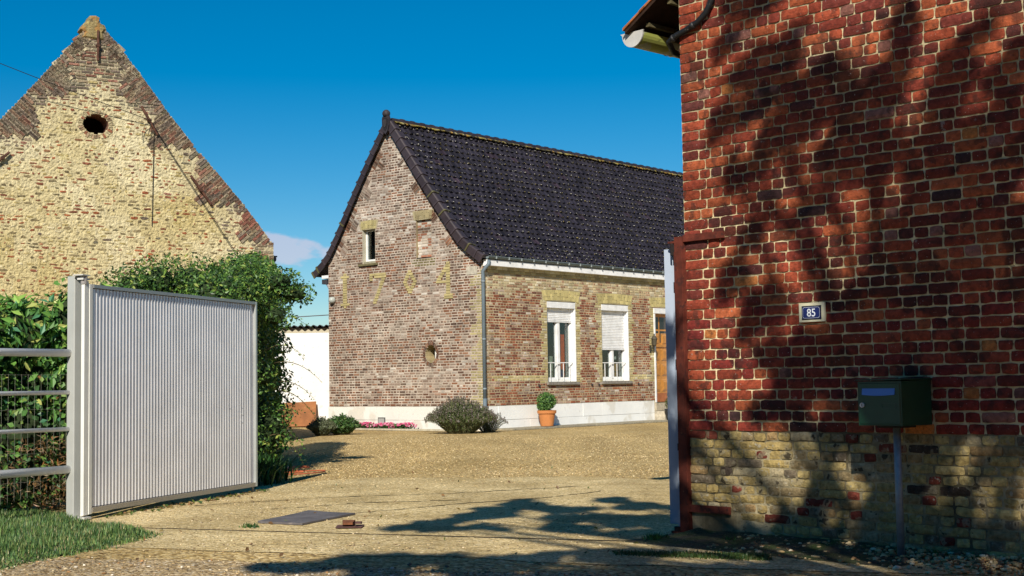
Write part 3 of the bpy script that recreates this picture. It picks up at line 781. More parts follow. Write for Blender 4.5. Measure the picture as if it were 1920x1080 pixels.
# mail box on its post
mbx = thing('mailbox', 'dark green metal mailbox with a pale flap, standing on a grey post', 'mailbox', tuple(WAL(1.775, .215, 0)))
GR = (.006, .046, .024)
M_box = mat('green_paint', attr=True, var=.18, vscale=9, rough=.42, spec=.5, spots=[((.10, .13, .09), 55, .70, .35)])
u0b, u1b, z0b, z1b = 1.612, 1.915, .805, 1.09; nb0, nb1 = .035, .375
m = MB(); m.box(WAL, (u0b, u1b), (nb0, nb1), (z0b, z1b - .012), GR, ch=.004); obj('body', m, M_box, mbx)
m = MB(); m.box(WAL, (u0b - .005, u1b + .005), (nb0 - .005, nb1 + .012), (z1b - .012, z1b), mul(GR, .8), ch=.003); obj('lid', m, M_box, mbx)
m = MB(); m.box(WAL, (u0b + .014, u1b - .012), (nb1 + .0005, nb1 + .006), (z0b + .012, z1b - .026), mul(GR, 1.1), ch=.003)
dr = obj('door', m, M_box, mbx)
m = MB(); V = []; n_ = 10
for i in range(n_ + 1):
    t = i / n_; uu = u0b + .038 + .222 * t
    V += [WAL(uu, nb1 + .0075, z1b - .058), WAL(uu, nb1 + .013, z1b - .096 - .006 * math.sin(math.pi * t)), WAL(uu, nb1 + .007, z1b - .096 - .006 * math.sin(math.pi * t))]
m.add(V, [(3 * i, 3 * i + 1, 3 * i + 4, 3 * i + 3)[::-1] for i in range(n_)] + [(3 * i + 1, 3 * i + 2, 3 * i + 5, 3 * i + 4)[::-1] for i in range(n_)], (.12, .20, .46))
obj('letter_flap', m, mat('aluminium', attr=True, var=.05, rough=.35, metal=.3), dr)
m = MB(); m.tube([WAL(u0b + .037, nb1 + .006, z1b - .158), WAL(u0b + .037, nb1 + .015, z1b - .158)], .015, 16, (.55, .53, .50)); m.box(WAL, (u0b + .0355, u0b + .0385), (nb1 + .0152, nb1 + .0165), (z1b - .166, z1b - .150), (.02, .02, .02)); obj('lock', m, M_plain, dr)
m = MB(); a_, b_, c_, d_ = u0b + .168, u0b + .264, z1b - .178, z1b - .146
for q in (((a_, b_), (c_, c_ + .003)), ((a_, b_), (d_ - .003, d_)), ((a_, a_ + .003), (c_ + .003, d_ - .003)), ((b_ - .003, b_), (c_ + .003, d_ - .003))):
    m.box(WAL, q[0], (nb1 + .0065, nb1 + .0085), q[1], (.02, .06, .045))
obj('name_holder', m, M_box, dr)
m = MB(); m.tube([WAL(1.775, .21, -.05), WAL(1.775, .21, .80)], .0225, 16, (.26, .30, .33))
obj('post', m, mat('galvanised_pipe', attr=True, var=.2, vscale=20, rough=.5, metal=.4, spots=[((.5, .5, .5), 70, .7, .4)]), mbx, smooth=True)
m = MB(); m.box(WAL, (1.69, 1.86), (.13, .29), (.793, .803), (.02, .02, .02)); obj('mounting_plate', m, M_plain, mbx)
# ------------------------------------------------------------------ farmhouse in the middle
house = thing('brick_house', 'brown brick farmhouse with a steep black tiled roof and white plinth', 'house', (*HA, 0))
HR = random.Random(31)
RP = [(3.97, -.12), (4.05, .0), (4.43, .56), (5.05, 1.06), (6.18, 1.93), (7.66, 3.0)]
LP = [(3.94, 5.80), (4.38, 5.23), (4.97, 4.82), (5.62, 4.41), (6.52, 3.81), (7.66, 3.0)]
GW = 5.32; PLT = .57; GH = 4.01; HL = 16.0
def gab_iv(z):
    if z < 3.97: iv = [(0, GW)]
    else: iv = [(max(0, interp(z, RP)), min(GW, interp(z, LP)))]
    if 4.16 < z < 5.02: iv = sub_iv(iv, 3.57, 4.03)           # little window
    if 4.18 < z < 5.10: iv = sub_iv(iv, 1.62, 2.13)           # bricked-up opening (set back)
    q = 1 - ((z - 1.83) / .215) ** 2
    if q > 0:
        hw = .185 * math.sqrt(q); iv = sub_iv(iv, 1.68 - hw, 1.68 + hw)
    return [i for i in iv if i[1] - i[0] > .02]
YB = (.44, .37, .18)
def seg_d(p, a, b):
    ax, az = a; bx, bz = b; t = max(0, min(1, ((p[0] - ax) * (bx - ax) + (p[1] - az) * (bz - az)) / ((bx - ax) ** 2 + (bz - az) ** 2)))
    return math.hypot(p[0] - ax - t * (bx - ax), p[1] - az - t * (bz - az))
DIG = [((4.69, 3.88), (4.69, 3.15), .065), ((4.80, 3.86), (4.58, 3.86), .04), ((4.80, 3.17), (4.58, 3.17), .05),
       ((3.72, 3.86), (3.24, 3.83), .05), ((3.72, 3.86), (3.72, 3.74), .05), ((3.24, 3.83), (3.60, 3.16), .05),
       ((2.37, 3.86), (2.53, 3.61), .045), ((2.53, 3.61), (2.36, 3.36), .045), ((2.37, 3.86), (2.18, 3.61), .045), ((2.18, 3.61), (2.36, 3.36), .045),
       ((1.08, 3.96), (1.08, 3.18), .055), ((1.08, 3.96), (1.42, 3.56), .045), ((1.42, 3.56), (1.06, 3.56), .05), ((1.16, 3.19), (.98, 3.19), .05)]
BRN_P = [(.18, .09, .058), (.145, .078, .053), (.22, .10, .058), (.11, .066, .05), (.25, .135, .085), (.17, .12, .09), (.24, .18, .14)]
def washed(c, u, z, s, lo=0.0, amt=1.0):
    q = fbm(u * .9, z * 1.3, s) * 1.0 + .24 + lo + .55 * nz3(u * 7, z * 13, s + 3)
    if q > .15 and HR.random() < q * 1.25 * amt:
        return mixc(c, HR.choice([(.50, .44, .37), (.40, .33, .27), (.68, .64, .57), (.30, .24, .20), (.36, .29, .24)]), HR.uniform(.3, .82))
    return c
def gab_col(u, z, h):
    if u < .34 and z < 3.8:
        if u < (.12 if int(z / .28) % 2 else .34) : return mul((.40, .34, .17), HR.uniform(.7, 1.15))
    if 1.5 < u < 2.25 and 3.98 < z < 4.18: return mul((.20, .17, .08), HR.uniform(.7, 1.2))
    c = mul(HR.choice(BRN_P), HR.uniform(.75, 1.25))
    lo = .13 if z > 4.6 else (.0 if z > 1.1 else -.16)
    if 1.0 < u < 3.6 and 1.0 < z < 3.2: lo += .10
    if u > 4.4 and z > 2.4: lo -= .25
    if z < 1.3 and u > 3.2: lo -= .2
    if .1 < u < 1.2 and 1.0 < z < 1.8: lo += .12
    return washed(c, u, z, 1.0, lo)
def gab_m(u, z):
    q = .5 + fbm(u * 1.0, z * 1.0, 4)
    return mixc((.40, .33, .27), (.56, .49, .41), min(1, max(0, q)))
hb = MB()
# tumbled wedges along both rakes: bricks laid square to the slope
WEDR = [(4.45, 5.0, .62), (5.05, 5.75, .62), (5.8, 6.5, .62), (6.55, 7.1, .5)]
def rake_u(side, z): return interp(z, RP if side == 0 else LP)
def in_wedge(u, z):
    for side in (0, 1):
        for (za, zb, w_) in WEDR:
            if za < z < zb:
                ru = rake_u(side, z); d = (u - ru) if side == 0 else (ru - u)
                if -.02 < d < w_ * (1 - (z - za) / (zb - za)) * .95 + .02: return True
    return False
brickwork(hb, GAB, PLT, 7.66, gab_iv, gab_col, gab_m, pitch=.0640, L=.20, joint=.019, proud=.007, seed=3, skip=in_wedge)
for side in (0, 1):
    sg = 1 if side == 0 else -1
    for (za, zb, w_) in WEDR:
        zc = za
        while zc < zb + .45:
            # brick axis is square to the rake, pointing inward and down
            ru = rake_u(side, min(zc, 7.6)); dirx, dirz = .80 * sg, -.60
            for q in range(4):
                l0, l1 = .02 + q * .215, .02 + q * .215 + .2
                mu_, mz = ru + dirx * (l0 + l1) / 2, zc + dirz * (l0 + l1) / 2
                if in_wedge(mu_, mz) and za - .02 < mz:
                    hw = .026; px, pz = .60 * sg, .80
                    P = [(ru + dirx * l0 - px * hw, zc + dirz * l0 - pz * hw), (ru + dirx * l1 - px * hw, zc + dirz * l1 - pz * hw),
                         (ru + dirx * l1 + px * hw, zc + dirz * l1 + pz * hw), (ru + dirx * l0 + px * hw, zc + dirz * l0 + pz * hw)]
                    c = washed(mul(HR.choice(BRN_P), HR.uniform(.8, 1.2)), mu_, mz, 1.0, .15)
                    hb.add([GAB(a, -.01, b) for a, b in P] + [GAB(a, .010, b) for a, b in P], [(4, 5, 6, 7), (0, 1, 5, 4), (1, 2, 6, 5), (2, 3, 7, 6), (3, 0, 4, 7)], c)
            zc += .054
# the year, let into the wall in yellow brick
k_ = 0; zr = PLT
while zr < 4.1:
    if zr > 3.05:
        zm = zr + .032
        for a_, b_, w_ in DIG:
            us = [i * .01 for i in range(80, 490) if seg_d((i * .01, zm), a_, b_) < w_]
            if us: hb.box(GAB, (min(us) - .012, max(us) + .012), (.0, .0185 + .0006 * (DIG.index((a_, b_, w_)) % 5)), (zr + .003, zr + .061), mul(YB, HR.uniform(.85, 1.2)), ch=.002)
    zr += .0640; k_ += 1
# bricked-up opening: infill set back, its arch, reveals
def rect_iv(a, b): return lambda z: [(a, b)]
INF = lambda u, n, z: GAB(u, n - .06, z)
brickwork(hb, INF, 4.18, 5.11, rect_iv(1.60, 2.15), lambda u, z, h: mul(HR.choice([(.62, .56, .48), (.58, .52, .45), (.5, .42, .34), (.36, .16, .10)] if not 4.75 < z < 4.9 else BRN_P), HR.uniform(.8, 1.15)), (.45, .40, .33), pitch=.0666, seed=8)
def arch(mb, fr, u0, u1, z, h, col, n=None, rise=.03, lean=.25, two=True):
    """flat soldier arch over an opening"""
    k_ = n or int((u1 - u0) / .066); cx_ = (u0 + u1) / 2
    for i in range(k_):
        a_, b_ = u0 + (u1 - u0) * i / k_ + .006, u0 + (u1 - u0) * (i + 1) / k_ - .006
        la = 1 + lean * .5
        f_ = lambda u, t: cx_ + (u - cx_) * (1 + lean * .55 * t)
        zz = lambda u: rise * (1 - ((u - cx_) / ((u1 - u0) / 2)) ** 2)
        sp = .5 + HR.choice((-.17, .17))
        for (t0, t1) in ((0, sp), (sp + .04, 1)):
            P = [(f_(a_, t0), z + zz(a_) + h * t0), (f_(b_, t0), z + zz(b_) + h * t0), (f_(b_, t1), z + zz(b_) + h * t1), (f_(a_, t1), z + zz(a_) + h * t1)]
            mb.add([fr(p, .002, q) for p, q in P] + [fr(p, .016, q) for p, q in P], [(4, 5, 6, 7), (0, 1, 5, 4), (1, 2, 6, 5), (2, 3, 7, 6), (3, 0, 4, 7)], mul(col, HR.uniform(.8, 1.15)))
    mb.quad(fr(u0 - .05, .009, z), fr(u1 + .05, .009, z), fr(u1 + .1, .009, z + h + .03), fr(u0 - .1, .009, z + h + .03), (.42, .36, .22))
arch(hb, GAB, 1.60, 2.15, 5.10, .20, (.30, .25, .14)); arch(hb, GAB, 3.55, 4.05, 5.02, .20, (.42, .36, .17))
def reveal(mb, fr, u0, u1, z0, z1, d, col, top=True):
    mb.quad(fr(u0, .004, z0), fr(u0, -d, z0), fr(u0, -d, z1), fr(u0, .004, z1), col); mb.quad(fr(u1, .004, z0), fr(u1, -d, z0), fr(u1, -d, z1), fr(u1, .004, z1), col)
    if top: mb.quad(fr(u0, .004, z1), fr(u1, .004, z1), fr(u1, -d, z1), fr(u0, -d, z1), col)
    mb.quad(fr(u0, .004, z0), fr(u1, .004, z0), fr(u1, -d, z0), fr(u0, -d, z0), col)
reveal(hb, GAB, 1.62, 2.13, 4.18, 5.11, .07, (.30, .24, .14))
reveal(hb, GAB, 3.57, 4.03, 4.16, 5.03, .22, (.50, .46, .36))
# oval niche: ring of headers, splayed reveal
for i in range(26):
    a0, a1 = 2 * math.pi * i / 26, 2 * math.pi * (i + 1) / 26
    q = lambda a, s, n: GAB(1.68 + math.cos(a) * .185 * s, n, 1.83 + math.sin(a) * .215 * s)
    hb.quad(q(a0, 1.03, .004), q(a1, 1.03, .004), q(a1, .97, -.30), q(a0, .97, -.30), mul((.36, .29, .16), HR.uniform(.8, 1.1)))
    hb.add([q(a0 + .03, 1.0, .012), q(a1 - .03, 1.0, .012), q(a1 - .03, 1.42, .012), q(a0 + .03, 1.42, .012)], [(0, 1, 2, 3)], washed(mul(HR.choice(BRN_P), HR.uniform(.8, 1.2)), 1.68, 1.83, 1.0, .1))
hb.add([GAB(1.68 + math.cos(2 * math.pi * i / 26) * .184, -.29, 1.83 + math.sin(2 * math.pi * i / 26) * .214) for i in range(26)], [tuple(range(26))], (.10, .09, .07))  # back of the niche coloured dark to stand for its shade
hb.box(GAB, (1.60, 1.66), (-.285, -.12), (1.66, 2.0), (.70, .70, .66))
# long wall
WIN = [(2.38, 3.52, 1.11, 3.10), (4.62, 5.80, 1.11, 3.10)]
DOOR = (6.98, 8.0, .5, 3.08)
def fac_iv(z):
    iv = [(0, HL)]
    for (a_, b_, c_, d_) in WIN + [DOOR]:
        if c_ < z < d_: iv = sub_iv(iv, a_, b_)
    return iv
YW = [(.50, .42, .20), (.56, .49, .28), (.44, .36, .16), (.60, .56, .40)]
def fac_col(u, z, h):
    k_ = int(z / .0666) // 3 % 2
    if 1.10 < z < 3.12:
        for (a_, b_) in ((2.38, 3.52), (4.62, 5.80), (6.98, 8.0)):
            tw = .26 if k_ else .16
            if a_ - tw < u < a_ or b_ < u < b_ + tw: return mul(HR.choice(YW), HR.uniform(.8, 1.1))
        if 1.12 < z < 1.30 and (.35 < u < 2.2 or 5.9 < u < 6.9): return mul(HR.choice(YW), HR.uniform(.8, 1.1))
    c = mul(HR.choice([(.27, .095, .055), (.22, .075, .048), (.30, .12, .065), (.16, .065, .05), (.24, .13, .09)]), HR.uniform(.8, 1.2))
    if u < .3 and (.12 < (z % .5)): c = mixc(c, (.50, .42, .22), .4)
    if z > 3.40: return mul(HR.choice([(.60, .54, .40), (.52, .44, .26), (.46, .36, .22), (.36, .22, .14)]), HR.uniform(.75, 1.15))
    if z > 3.1 and HR.random() < .5: return mul(HR.choice([(.52, .45, .30), (.42, .30, .18)]), HR.uniform(.8, 1.1))
    lo = -.12
    if u > 3.6: lo = .0
    if z < 1.1: lo += .08
    return washed(c, u, z, 6.0, lo)
brickwork(hb, FAC, PLT, GH - .12, fac_iv, fac_col, lambda u, z: mixc((.40, .32, .20), (.52, .43, .28), min(1, max(0, .5 + fbm(u, z, 5)))), pitch=.0640, L=.20, joint=.018, proud=.007, seed=4)
for (a_, b_, c_, d_) in WIN: reveal(hb, FAC, a_, b_, c_, d_, .16, (.48, .42, .24)); arch(hb, FAC, a_ - .12, b_ + .12, d_ + .008, .25, (.52, .44, .20))
reveal(hb, FAC, DOOR[0], DOOR[1], DOOR[2], DOOR[3], .22, (.5, .44, .26)); arch(hb, FAC, DOOR[0] - .12, DOOR[1] + .12, DOOR[3] + .008, .25, (.52, .44, .20))
# far walls and floors close the volume
q = lambda u, v, z: Vector((HA[0] + gd[0] * u + fd[0] * v, HA[1] + gd[1] * u + fd[1] * v, z))
hb.quad(q(GW, .01, 0), q(GW, HL, 0), q(GW, HL, GH), q(GW, .01, GH), (.3, .14, .09))
hb.add([q(0, HL, 0), q(GW, HL, 0), q(GW, HL, GH), q(3.0, HL, 7.6), q(0, HL, GH)], [(0, 1, 2, 3, 4)], (.3, .14, .09))
M_hb = mat('weathered_brick', attr=True, var=.22, vscale=3.0, bump=.5, bscale=40, rough=.95, spec=.08, spots=[((.62, .57, .50), 26, .67, .45), ((.06, .05, .04), 18, .70, .5)])
obj('wall', hb, M_hb, house)
# white plinth: rendered blocks
pb = MB()
brickwork(pb, GAB, -.1, PLT, rect_iv(-.018, GW + .015), lambda u, z, h: (.76, .75, .70), (.70, .68, .62), pitch=.335, L=1.6, joint=.006, proud=.018, seed=5, ch=.002)
brickwork(pb, FAC, -.1, PLT, lambda z: [(-.02, 6.93)], lambda u, z, h: (.82, .82, .80), (.76, .75, .72), pitch=.335, L=1.6, joint=.006, proud=.018, seed=6, ch=.002)
brickwork(pb, FAC, -.1, PLT, lambda z: [(8.1, HL)], lambda u, z, h: (.82, .82, .80), (.76, .75, .72), pitch=.335, L=1.6, joint=.006, proud=.018, seed=6, ch=.002)
pb.quad(GAB(-.02, .0, PLT), GAB(GW, .0, PLT), GAB(GW, .02, PLT), GAB(-.02, .02, PLT), (.6, .58, .53)); pb.quad(FAC(-.02, .0, PLT), FAC(6.9, .0, PLT), FAC(6.9, .02, PLT), FAC(-.02, .02, PLT), (.6, .58, .53))
obj('plinth', pb, mat('white_render', attr=True, var=.07, vscale=1.4, rough=.9, bump=.25, bscale=30, spots=[((.50, .44, .32), 1.3, .60, .35), ((.55, .53, .48), 9, .68, .5)]), house)
vt = MB(); vt.box(GAB, (3.25, 3.50), (.019, .035), (.10, .30), (.10, .10, .10)); vt.box(GAB, (3.275, 3.475), (.036, .040), (.12, .275), (.42, .42, .40)); obj('vent_grille', vt, M_plain, house)
# roof: courses of interlocking tiles with a rolled profile, swept out at the eaves
RR = random.Random(12)
def roof_prof(side):
    P = [(z, u) for z, u in (RP if side == 0 else LP)]
    P = [(u, z) for z, u in P][::-1]       # from the ridge down
    # smooth
    pts = []; 
    L_ = [0]
    for (a, b) in zip(P, P[1:]): L_.append(L_[-1] + math.dist(a, b))
    def at(s):
        for i in range(len(P) - 1):
            if s <= L_[i + 1] or i == len(P) - 2:
                t = (s - L_[i]) / (L_[i + 1] - L_[i]); return (P[i][0] + (P[i + 1][0] - P[i][0]) * t, P[i][1] + (P[i + 1][1] - P[i][1]) * t)
    def atS(s):
        a, b, c = at(max(0, s - .14)), at(s), at(min(L_[-1], s + .14)); return ((a[0] + 2 * b[0] + c[0]) / 4, (a[1] + 2 * b[1] + c[1]) / 4)
    return atS, L_[-1]
HQ = lambda u, v, z: Vector((HA[0] + gd[0] * u + fd[0] * v, HA[1] + gd[1] * u + fd[1] * v, z))
rb = MB(); ROWS = 25; TW = .205; V0 = -.06; NCOL = int((HL + .2) / TW)
for side in (0, 1):
    at, LT = roof_prof(side)
    for r in range(ROWS):
        s0, s1 = LT * r / ROWS, LT * (r + 1) / ROWS
        a, b = at(s0), at(min(LT, s1 + .0))
        dx, dz = b[0] - a[0], b[1] - a[1]; l_ = math.hypot(dx, dz); nx_, nz_2 = -dz / l_, dx / l_
        if nz_2 < 0: nx_, nz_2 = -nx_, -nz_2
        for c in range(NCOL):
            jt = RR.uniform(-.004, .004); off = (TW / 2 if r % 2 else 0)
            prof_ = [(0, .030), (.10, .040), (.2, .034), (.32, .012), (.6, .006), (.88, .012), (1.0, .028)]
            top = []; bot = []; low = []
            for (t, h) in prof_:
                v = V0 + off + (c + t) * TW
                top.append(HQ(a[0] + nx_ * (.02 + h), v, a[1] + nz_2 * (.02 + h)))
                bot.append(HQ(b[0] + nx_ * (.05 + h + jt), v, b[1] + nz_2 * (.05 + h + jt)))
                low.append(HQ(b[0] + nx_ * (.012 + h * .6), v, b[1] + nz_2 * (.012 + h * .6)))
            n = len(prof_); base = mul((.019, .0165, .0245), RR.uniform(.6, 1.4))
            if RR.random() < .02: base = mul((.03, .02, .03), RR.uniform(.8, 1.2))
            rb.add(top + bot, [(i, i + 1, n + i + 1, n + i) for i in range(n - 1)], base)
            for i in range(6):
                if RR.random() < .24:   # crusts of lichen along the lower edge of the tile
                    t_ = RR.uniform(.02, .9); p_ = bot[int(t_ * (n - 1))]; w2 = RR.uniform(.008, .028); h2 = RR.uniform(.010, .026)
                    du2 = (HQ(0, 1, 0) - HQ(0, 0, 0)) * w2; dd = (top[0] - bot[0]).normalized() * h2; nn2 = HQ(nx_, 0, nz_2) - HQ(0, 0, 0)
                    b0_ = p_ + nn2 * .004
                    rb.add([b0_ - du2 - nn2 * .006, b0_ + du2 - nn2 * .006, b0_ + du2 * .8 + dd, b0_ - du2 * .7 + dd * .8, b0_ + nn2 * .006 + dd * .3],
                           [(0, 1, 4), (1, 2, 4), (2, 3, 4), (3, 0, 4)], mul(RR.choice([(.52, .48, .36), (.46, .43, .36), (.60, .57, .48), (.42, .34, .10)]), RR.uniform(.6, 1.1)))
            for i in range(n - 1):
                lic = RR.random()
                cc = base
                if lic < .25: cc = mul((.34, .31, .22), RR.uniform(.5, 1.3))
                rb.add([bot[i], bot[i + 1], low[i + 1], low[i]], [(0, 1, 2, 3)], cc)
M_tile = mat('black_tile', attr=True, var=.35, vscale=3.5, rough=.55, spec=.25, bump=.3, bscale=60, spots=[((.22, .20, .13), 40, .74, .6)])
rf2 = obj('roof', rb, M_tile, house)
# under-deck so that the roof is solid, and soffits
ud = MB()
for side in (0, 1):
    P = [(u, z) for z, u in (RP if side == 0 else LP)]
    for (a, b) in zip(P, P[1:]):
        ud.quad(HQ(a[0], -.02, a[1]), HQ(b[0], -.02, b[1]), HQ(b[0], HL, b[1]), HQ(a[0], HL, a[1]), (.05, .04, .035))
obj('roof_deck', ud, M_matte, rf2)
# ridge: half-round capping tiles bedded in lichened mortar
rd = MB(); n_t = int(HL / .36)
for i in range(n_t):
    v0_, v1_ = .06 + i * .36, .06 + i * .36 + .35
    for (va, vb, r_) in ((v0_, v1_, .095), (v0_ + .30, v1_ + .035, .112)):
        ring = lambda v: [HQ(3.0 + math.cos(t) * r_ * 1.15, v, 7.655 + math.sin(t) * r_ + .015) for t in [math.pi * j / 9 for j in range(10)]]
        A_, B_ = ring(va), ring(vb)
        rd.add(A_ + B_, [(j, j + 1, 11 + j, 10 + j) for j in range(9)] + [tuple(range(10)), tuple(range(10, 20))[::-1]], mul((.028, .022, .028), RR.uniform(.8, 1.3)))
obj('ridge_tiles', rd, M_tile, rf2)
for sgn in (-1, 1):
    md = MB(); n = 220
    for i in range(n):
        va, vb = .02 + HL * i / n, .02 + HL * (i + 1) / n
        h0 = .035 + .04 * RR.random()
        md.add([HQ(3.0 + sgn * .10, va, 7.66), HQ(3.0 + sgn * .10, vb, 7.66), HQ(3.0 + sgn * (.10 + h0 * .8), vb, 7.665 - h0), HQ(3.0 + sgn * (.10 + h0 * .8), va, 7.665 - h0),
                HQ(3.0 + sgn * .135, va, 7.665), HQ(3.0 + sgn * .135, vb, 7.665), HQ(3.0 + sgn * (.14 + h0 * .8), vb, 7.68 - h0), HQ(3.0 + sgn * (.14 + h0 * .8), va, 7.68 - h0)],
               [(4, 5, 6, 7), (0, 1, 5, 4), (3, 2, 6, 7)], mul(RR.choice([(.34, .27, .07), (.30, .26, .12), (.22, .18, .08), (.36, .22, .06), (.10, .09, .05), (.05, .045, .04)]), RR.uniform(.5, 1.1)))
    obj('ridge_mortar', md, M_matte, rf2)
# verge: angle tiles down both rakes
for side in (0, 1):
    at, LT = roof_prof(side); vb_ = MB(); nv = 16
    for i in range(nv):
        s0, s1 = LT * i / nv + .04, LT * (i + 1) / nv + .05
        a, b = at(s0), at(min(LT, s1)); dx, dz = b[0] - a[0], b[1] - a[1]; l_ = math.hypot(dx, dz); nx_, nz_2 = -dz / l_, dx / l_
        if nz_2 < 0: nx_, nz_2 = -nx_, -nz_2
        sec = [(-.13, .01), (-.125, .075), (-.10, .10), (-.06, .105), (.03, .085), (.10, .08), (.10, .04), (.0, .03), (-.105, .015)]
        sec = [(-.13, -.10)] + sec[1:6] + [(.10, .02), (-.10, .02), (-.105, -.10)]
        col = mul((.040, .030, .034), RR.uniform(.85, 1.2))
        def ring(p, k, lift):
            return [HQ(p[0] + nx_ * (h * k + lift), v * k, p[1] + nz_2 * (h * k + lift)) for (v, h) in sec]
        A_ = ring(a, .96, .0); B_ = ring(b, 1.0, .014)
        m_ = len(sec)
        vb_.add(A_ + B_, [(j, (j + 1) % m_, m_ + (j + 1) % m_, m_ + j) for j in range(m_)] + [tuple(range(m_)), tuple(range(m_, 2 * m_))[::-1]], col)
        bb = (b[0] - dx / l_ * .035, b[1] - dz / l_ * .035)
        A_ = ring(bb, 1.09, .014); B_ = ring((b[0] + dx / l_ * .008, b[1] + dz / l_ * .008), 1.11, .018)
        vb_.add(A_ + B_, [(j, (j + 1) % m_, m_ + (j + 1) % m_, m_ + j) for j in range(m_)] + [tuple(range(m_)), tuple(range(m_, 2 * m_))[::-1]], mul(col, 1.25) if RR.random() < .7 else (.10, .09, .04))
    obj('verge_tiles', vb_, mat('brown_tile', attr=True, var=.2, vscale=6, rough=.45, spec=.4, spots=[((.14, .13, .05), 12, .70, .6)]), rf2)
# shield shaped finial at the gable peak
fn = MB(); sh = [(0, -.30), (.07, -.22), (.115, -.08), (.12, .10), (.10, .16), (-.10, .16), (-.12, .10), (-.115, -.08), (-.07, -.22)]
for (k_, n0, n1, c_) in ((1, .10, .17, (.035, .03, .035)), (.72, .17, .18, (.02, .018, .02)), (.45, .18, .195, (.045, .04, .042))):
    V = [GAB(3.0 + a * k_, n0, 7.62 + b * k_) for a, b in sh] + [GAB(3.0 + a * k_, n1, 7.62 + b * k_) for a, b in sh]
    m_ = len(sh); fn.add(V, [tuple(range(m_, 2 * m_)), tuple(range(m_))[::-1]] + [(j, (j + 1) % m_, m_ + (j + 1) % m_, m_ + j) for j in range(m_)], c_)
fn.lathe(GAB(3.0, .13, 7.76), [(.05, 0), (.085, .03), (.10, .07), (.10, .11), (.08, .15), (.04, .18), (0.005, .185)], 14, (.035, .03, .033)); obj('finial', fn, M_tile, rf2)
# gutters, white fascia, corbelled eaves courses, downpipe
M_zinc = mat('zinc', attr=True, var=.12, vscale=5, rough=.5, metal=.0, spec=.4)
gt = MB(); gu = .17
for i in range(12):
    a0 = math.pi + math.pi * i / 12; a1 = math.pi + math.pi * (i + 1) / 12; r_ = .055
    gt.quad(FAC(.0, gu + math.cos(a0) * r_, 4.055 + math.sin(a0) * r_), FAC(.0, gu + math.cos(a1) * r_, 4.055 + math.sin(a1) * r_), FAC(HL, gu + math.cos(a1) * r_, 4.055 + math.sin(a1) * r_), FAC(HL, gu + math.cos(a0) * r_, 4.055 + math.sin(a0) * r_), (.10, .13, .13))
gt.tube([FAC(.0, gu + .055, 4.06), FAC(HL, gu + .055, 4.06)], .010, 8, (.15, .19, .20))
gt.add([FAC(.0, gu + math.cos(math.pi + math.pi * i / 12) * .055, 4.055 + math.sin(math.pi + math.pi * i / 12) * .055) for i in range(13)], [tuple(range(13))], (.18, .22, .23))
gtr = obj('gutter', gt, M_zinc, house)
for i in range(34):
    m = MB(); m.box(FAC, (.25 + i * .46, .275 + i * .46), (gu + .048, gu + .072), (4.01, 4.072), (.30, .34, .34)); obj('bracket', m, M_zinc, gtr)
fs = MB(); fs.box(FAC, (.02, HL), (.02, .165), (3.848, 3.985), (.86, .86, .86), ch=.002); fs.box(FAC, (.02, HL), (.0, .09), (3.838, 3.846), (.62, .62, .60))
fs.box(GAB, (GW - .02, GW + .26), (-.3, .0), (3.88, 3.96), (.8, .8, .8)); obj('fascia', fs, M_plain, house)
co = MB()
for i in range(int(HL / .2)):
    ua = .06 + i * .2
    co.box(FAC, (ua + .006, ua + .194), (.0, .060), (3.775, 3.835), mul(HR.choice([(.50, .44, .26), (.42, .36, .22), (.55, .50, .34)]), HR.uniform(.8, 1.1)))
    co.box(FAC, (ua + .1, ua + .288), (.0, .030), (3.713, 3.770), mul(HR.choice([(.44, .38, .20), (.36, .30, .16), (.50, .42, .22)]), HR.uniform(.8, 1.1)))
obj('cornice', co, M_hb, house)
dp = MB(); ZC = (.13, .17, .20)
dp.tube([FAC(.06, gu, 3.97), FAC(.05, gu, 3.88), FAC(.0, .12, 3.80), FAC(-.03, .055, 3.72), FAC(-.03, .055, 3.6), FAC(-.03, .058, .35)], .042, 14, ZC)
for z_ in (3.45, 2.1, .95): dp.tube([FAC(-.03, .056, z_), FAC(-.03, .056, z_ + .045)], .048, 14, (.2, .24, .27))
dp.tube([FAC(-.03, .058, .75), FAC(-.03, .058, 0)], .046, 14, ZC)
obj('downpipe', dp, M_zinc, house, smooth=True)
g2 = MB(); g2.box(GAB, (GW + .10, GW + .30), (-.6, -.04), (3.74, 3.86), (.05, .05, .06)); g2.tube([GAB(GW + .2, -.1, 3.8), GAB(GW + .1, -.1, 3.68), GAB(GW + .05, -.1, 3.6), GAB(GW + .05, -.1, 0)], .04, 10, (.3, .3, .33)); obj('gutter', g2, M_zinc, house)
# repair plaster patch and round wall lamp on the gable, wall ties
m = MB(); m.box(GAB, (.14, .48), (.008, .013), (3.66, 3.86), (.48, .44, .36), ch=.003); obj('plaster_patch', m, M_matte, house)
m = MB(); c0 = GAB(5.12, .02, 3.30)
for j in range(5): pass
m.lathe((0, 0, 0), [(.085, 0), (.09, .03), (.085, .07), (.06, .115), (.02, .135)], 16, (.42, .45, .42))
R_ = (Matrix.Rotation(0, 3, 'X'))
nrm = (GAB(0, 1, 0) - GAB(0, 0, 0)); qd = Vector((0, 0, 1)).rotation_difference(nrm)
m.v = [tuple(c0 + qd @ Vector(v)) for v in m.v]; obj('wall_lamp', m, mat('lamp_glass', attr=True, var=.1, rough=.25), house, smooth=True)
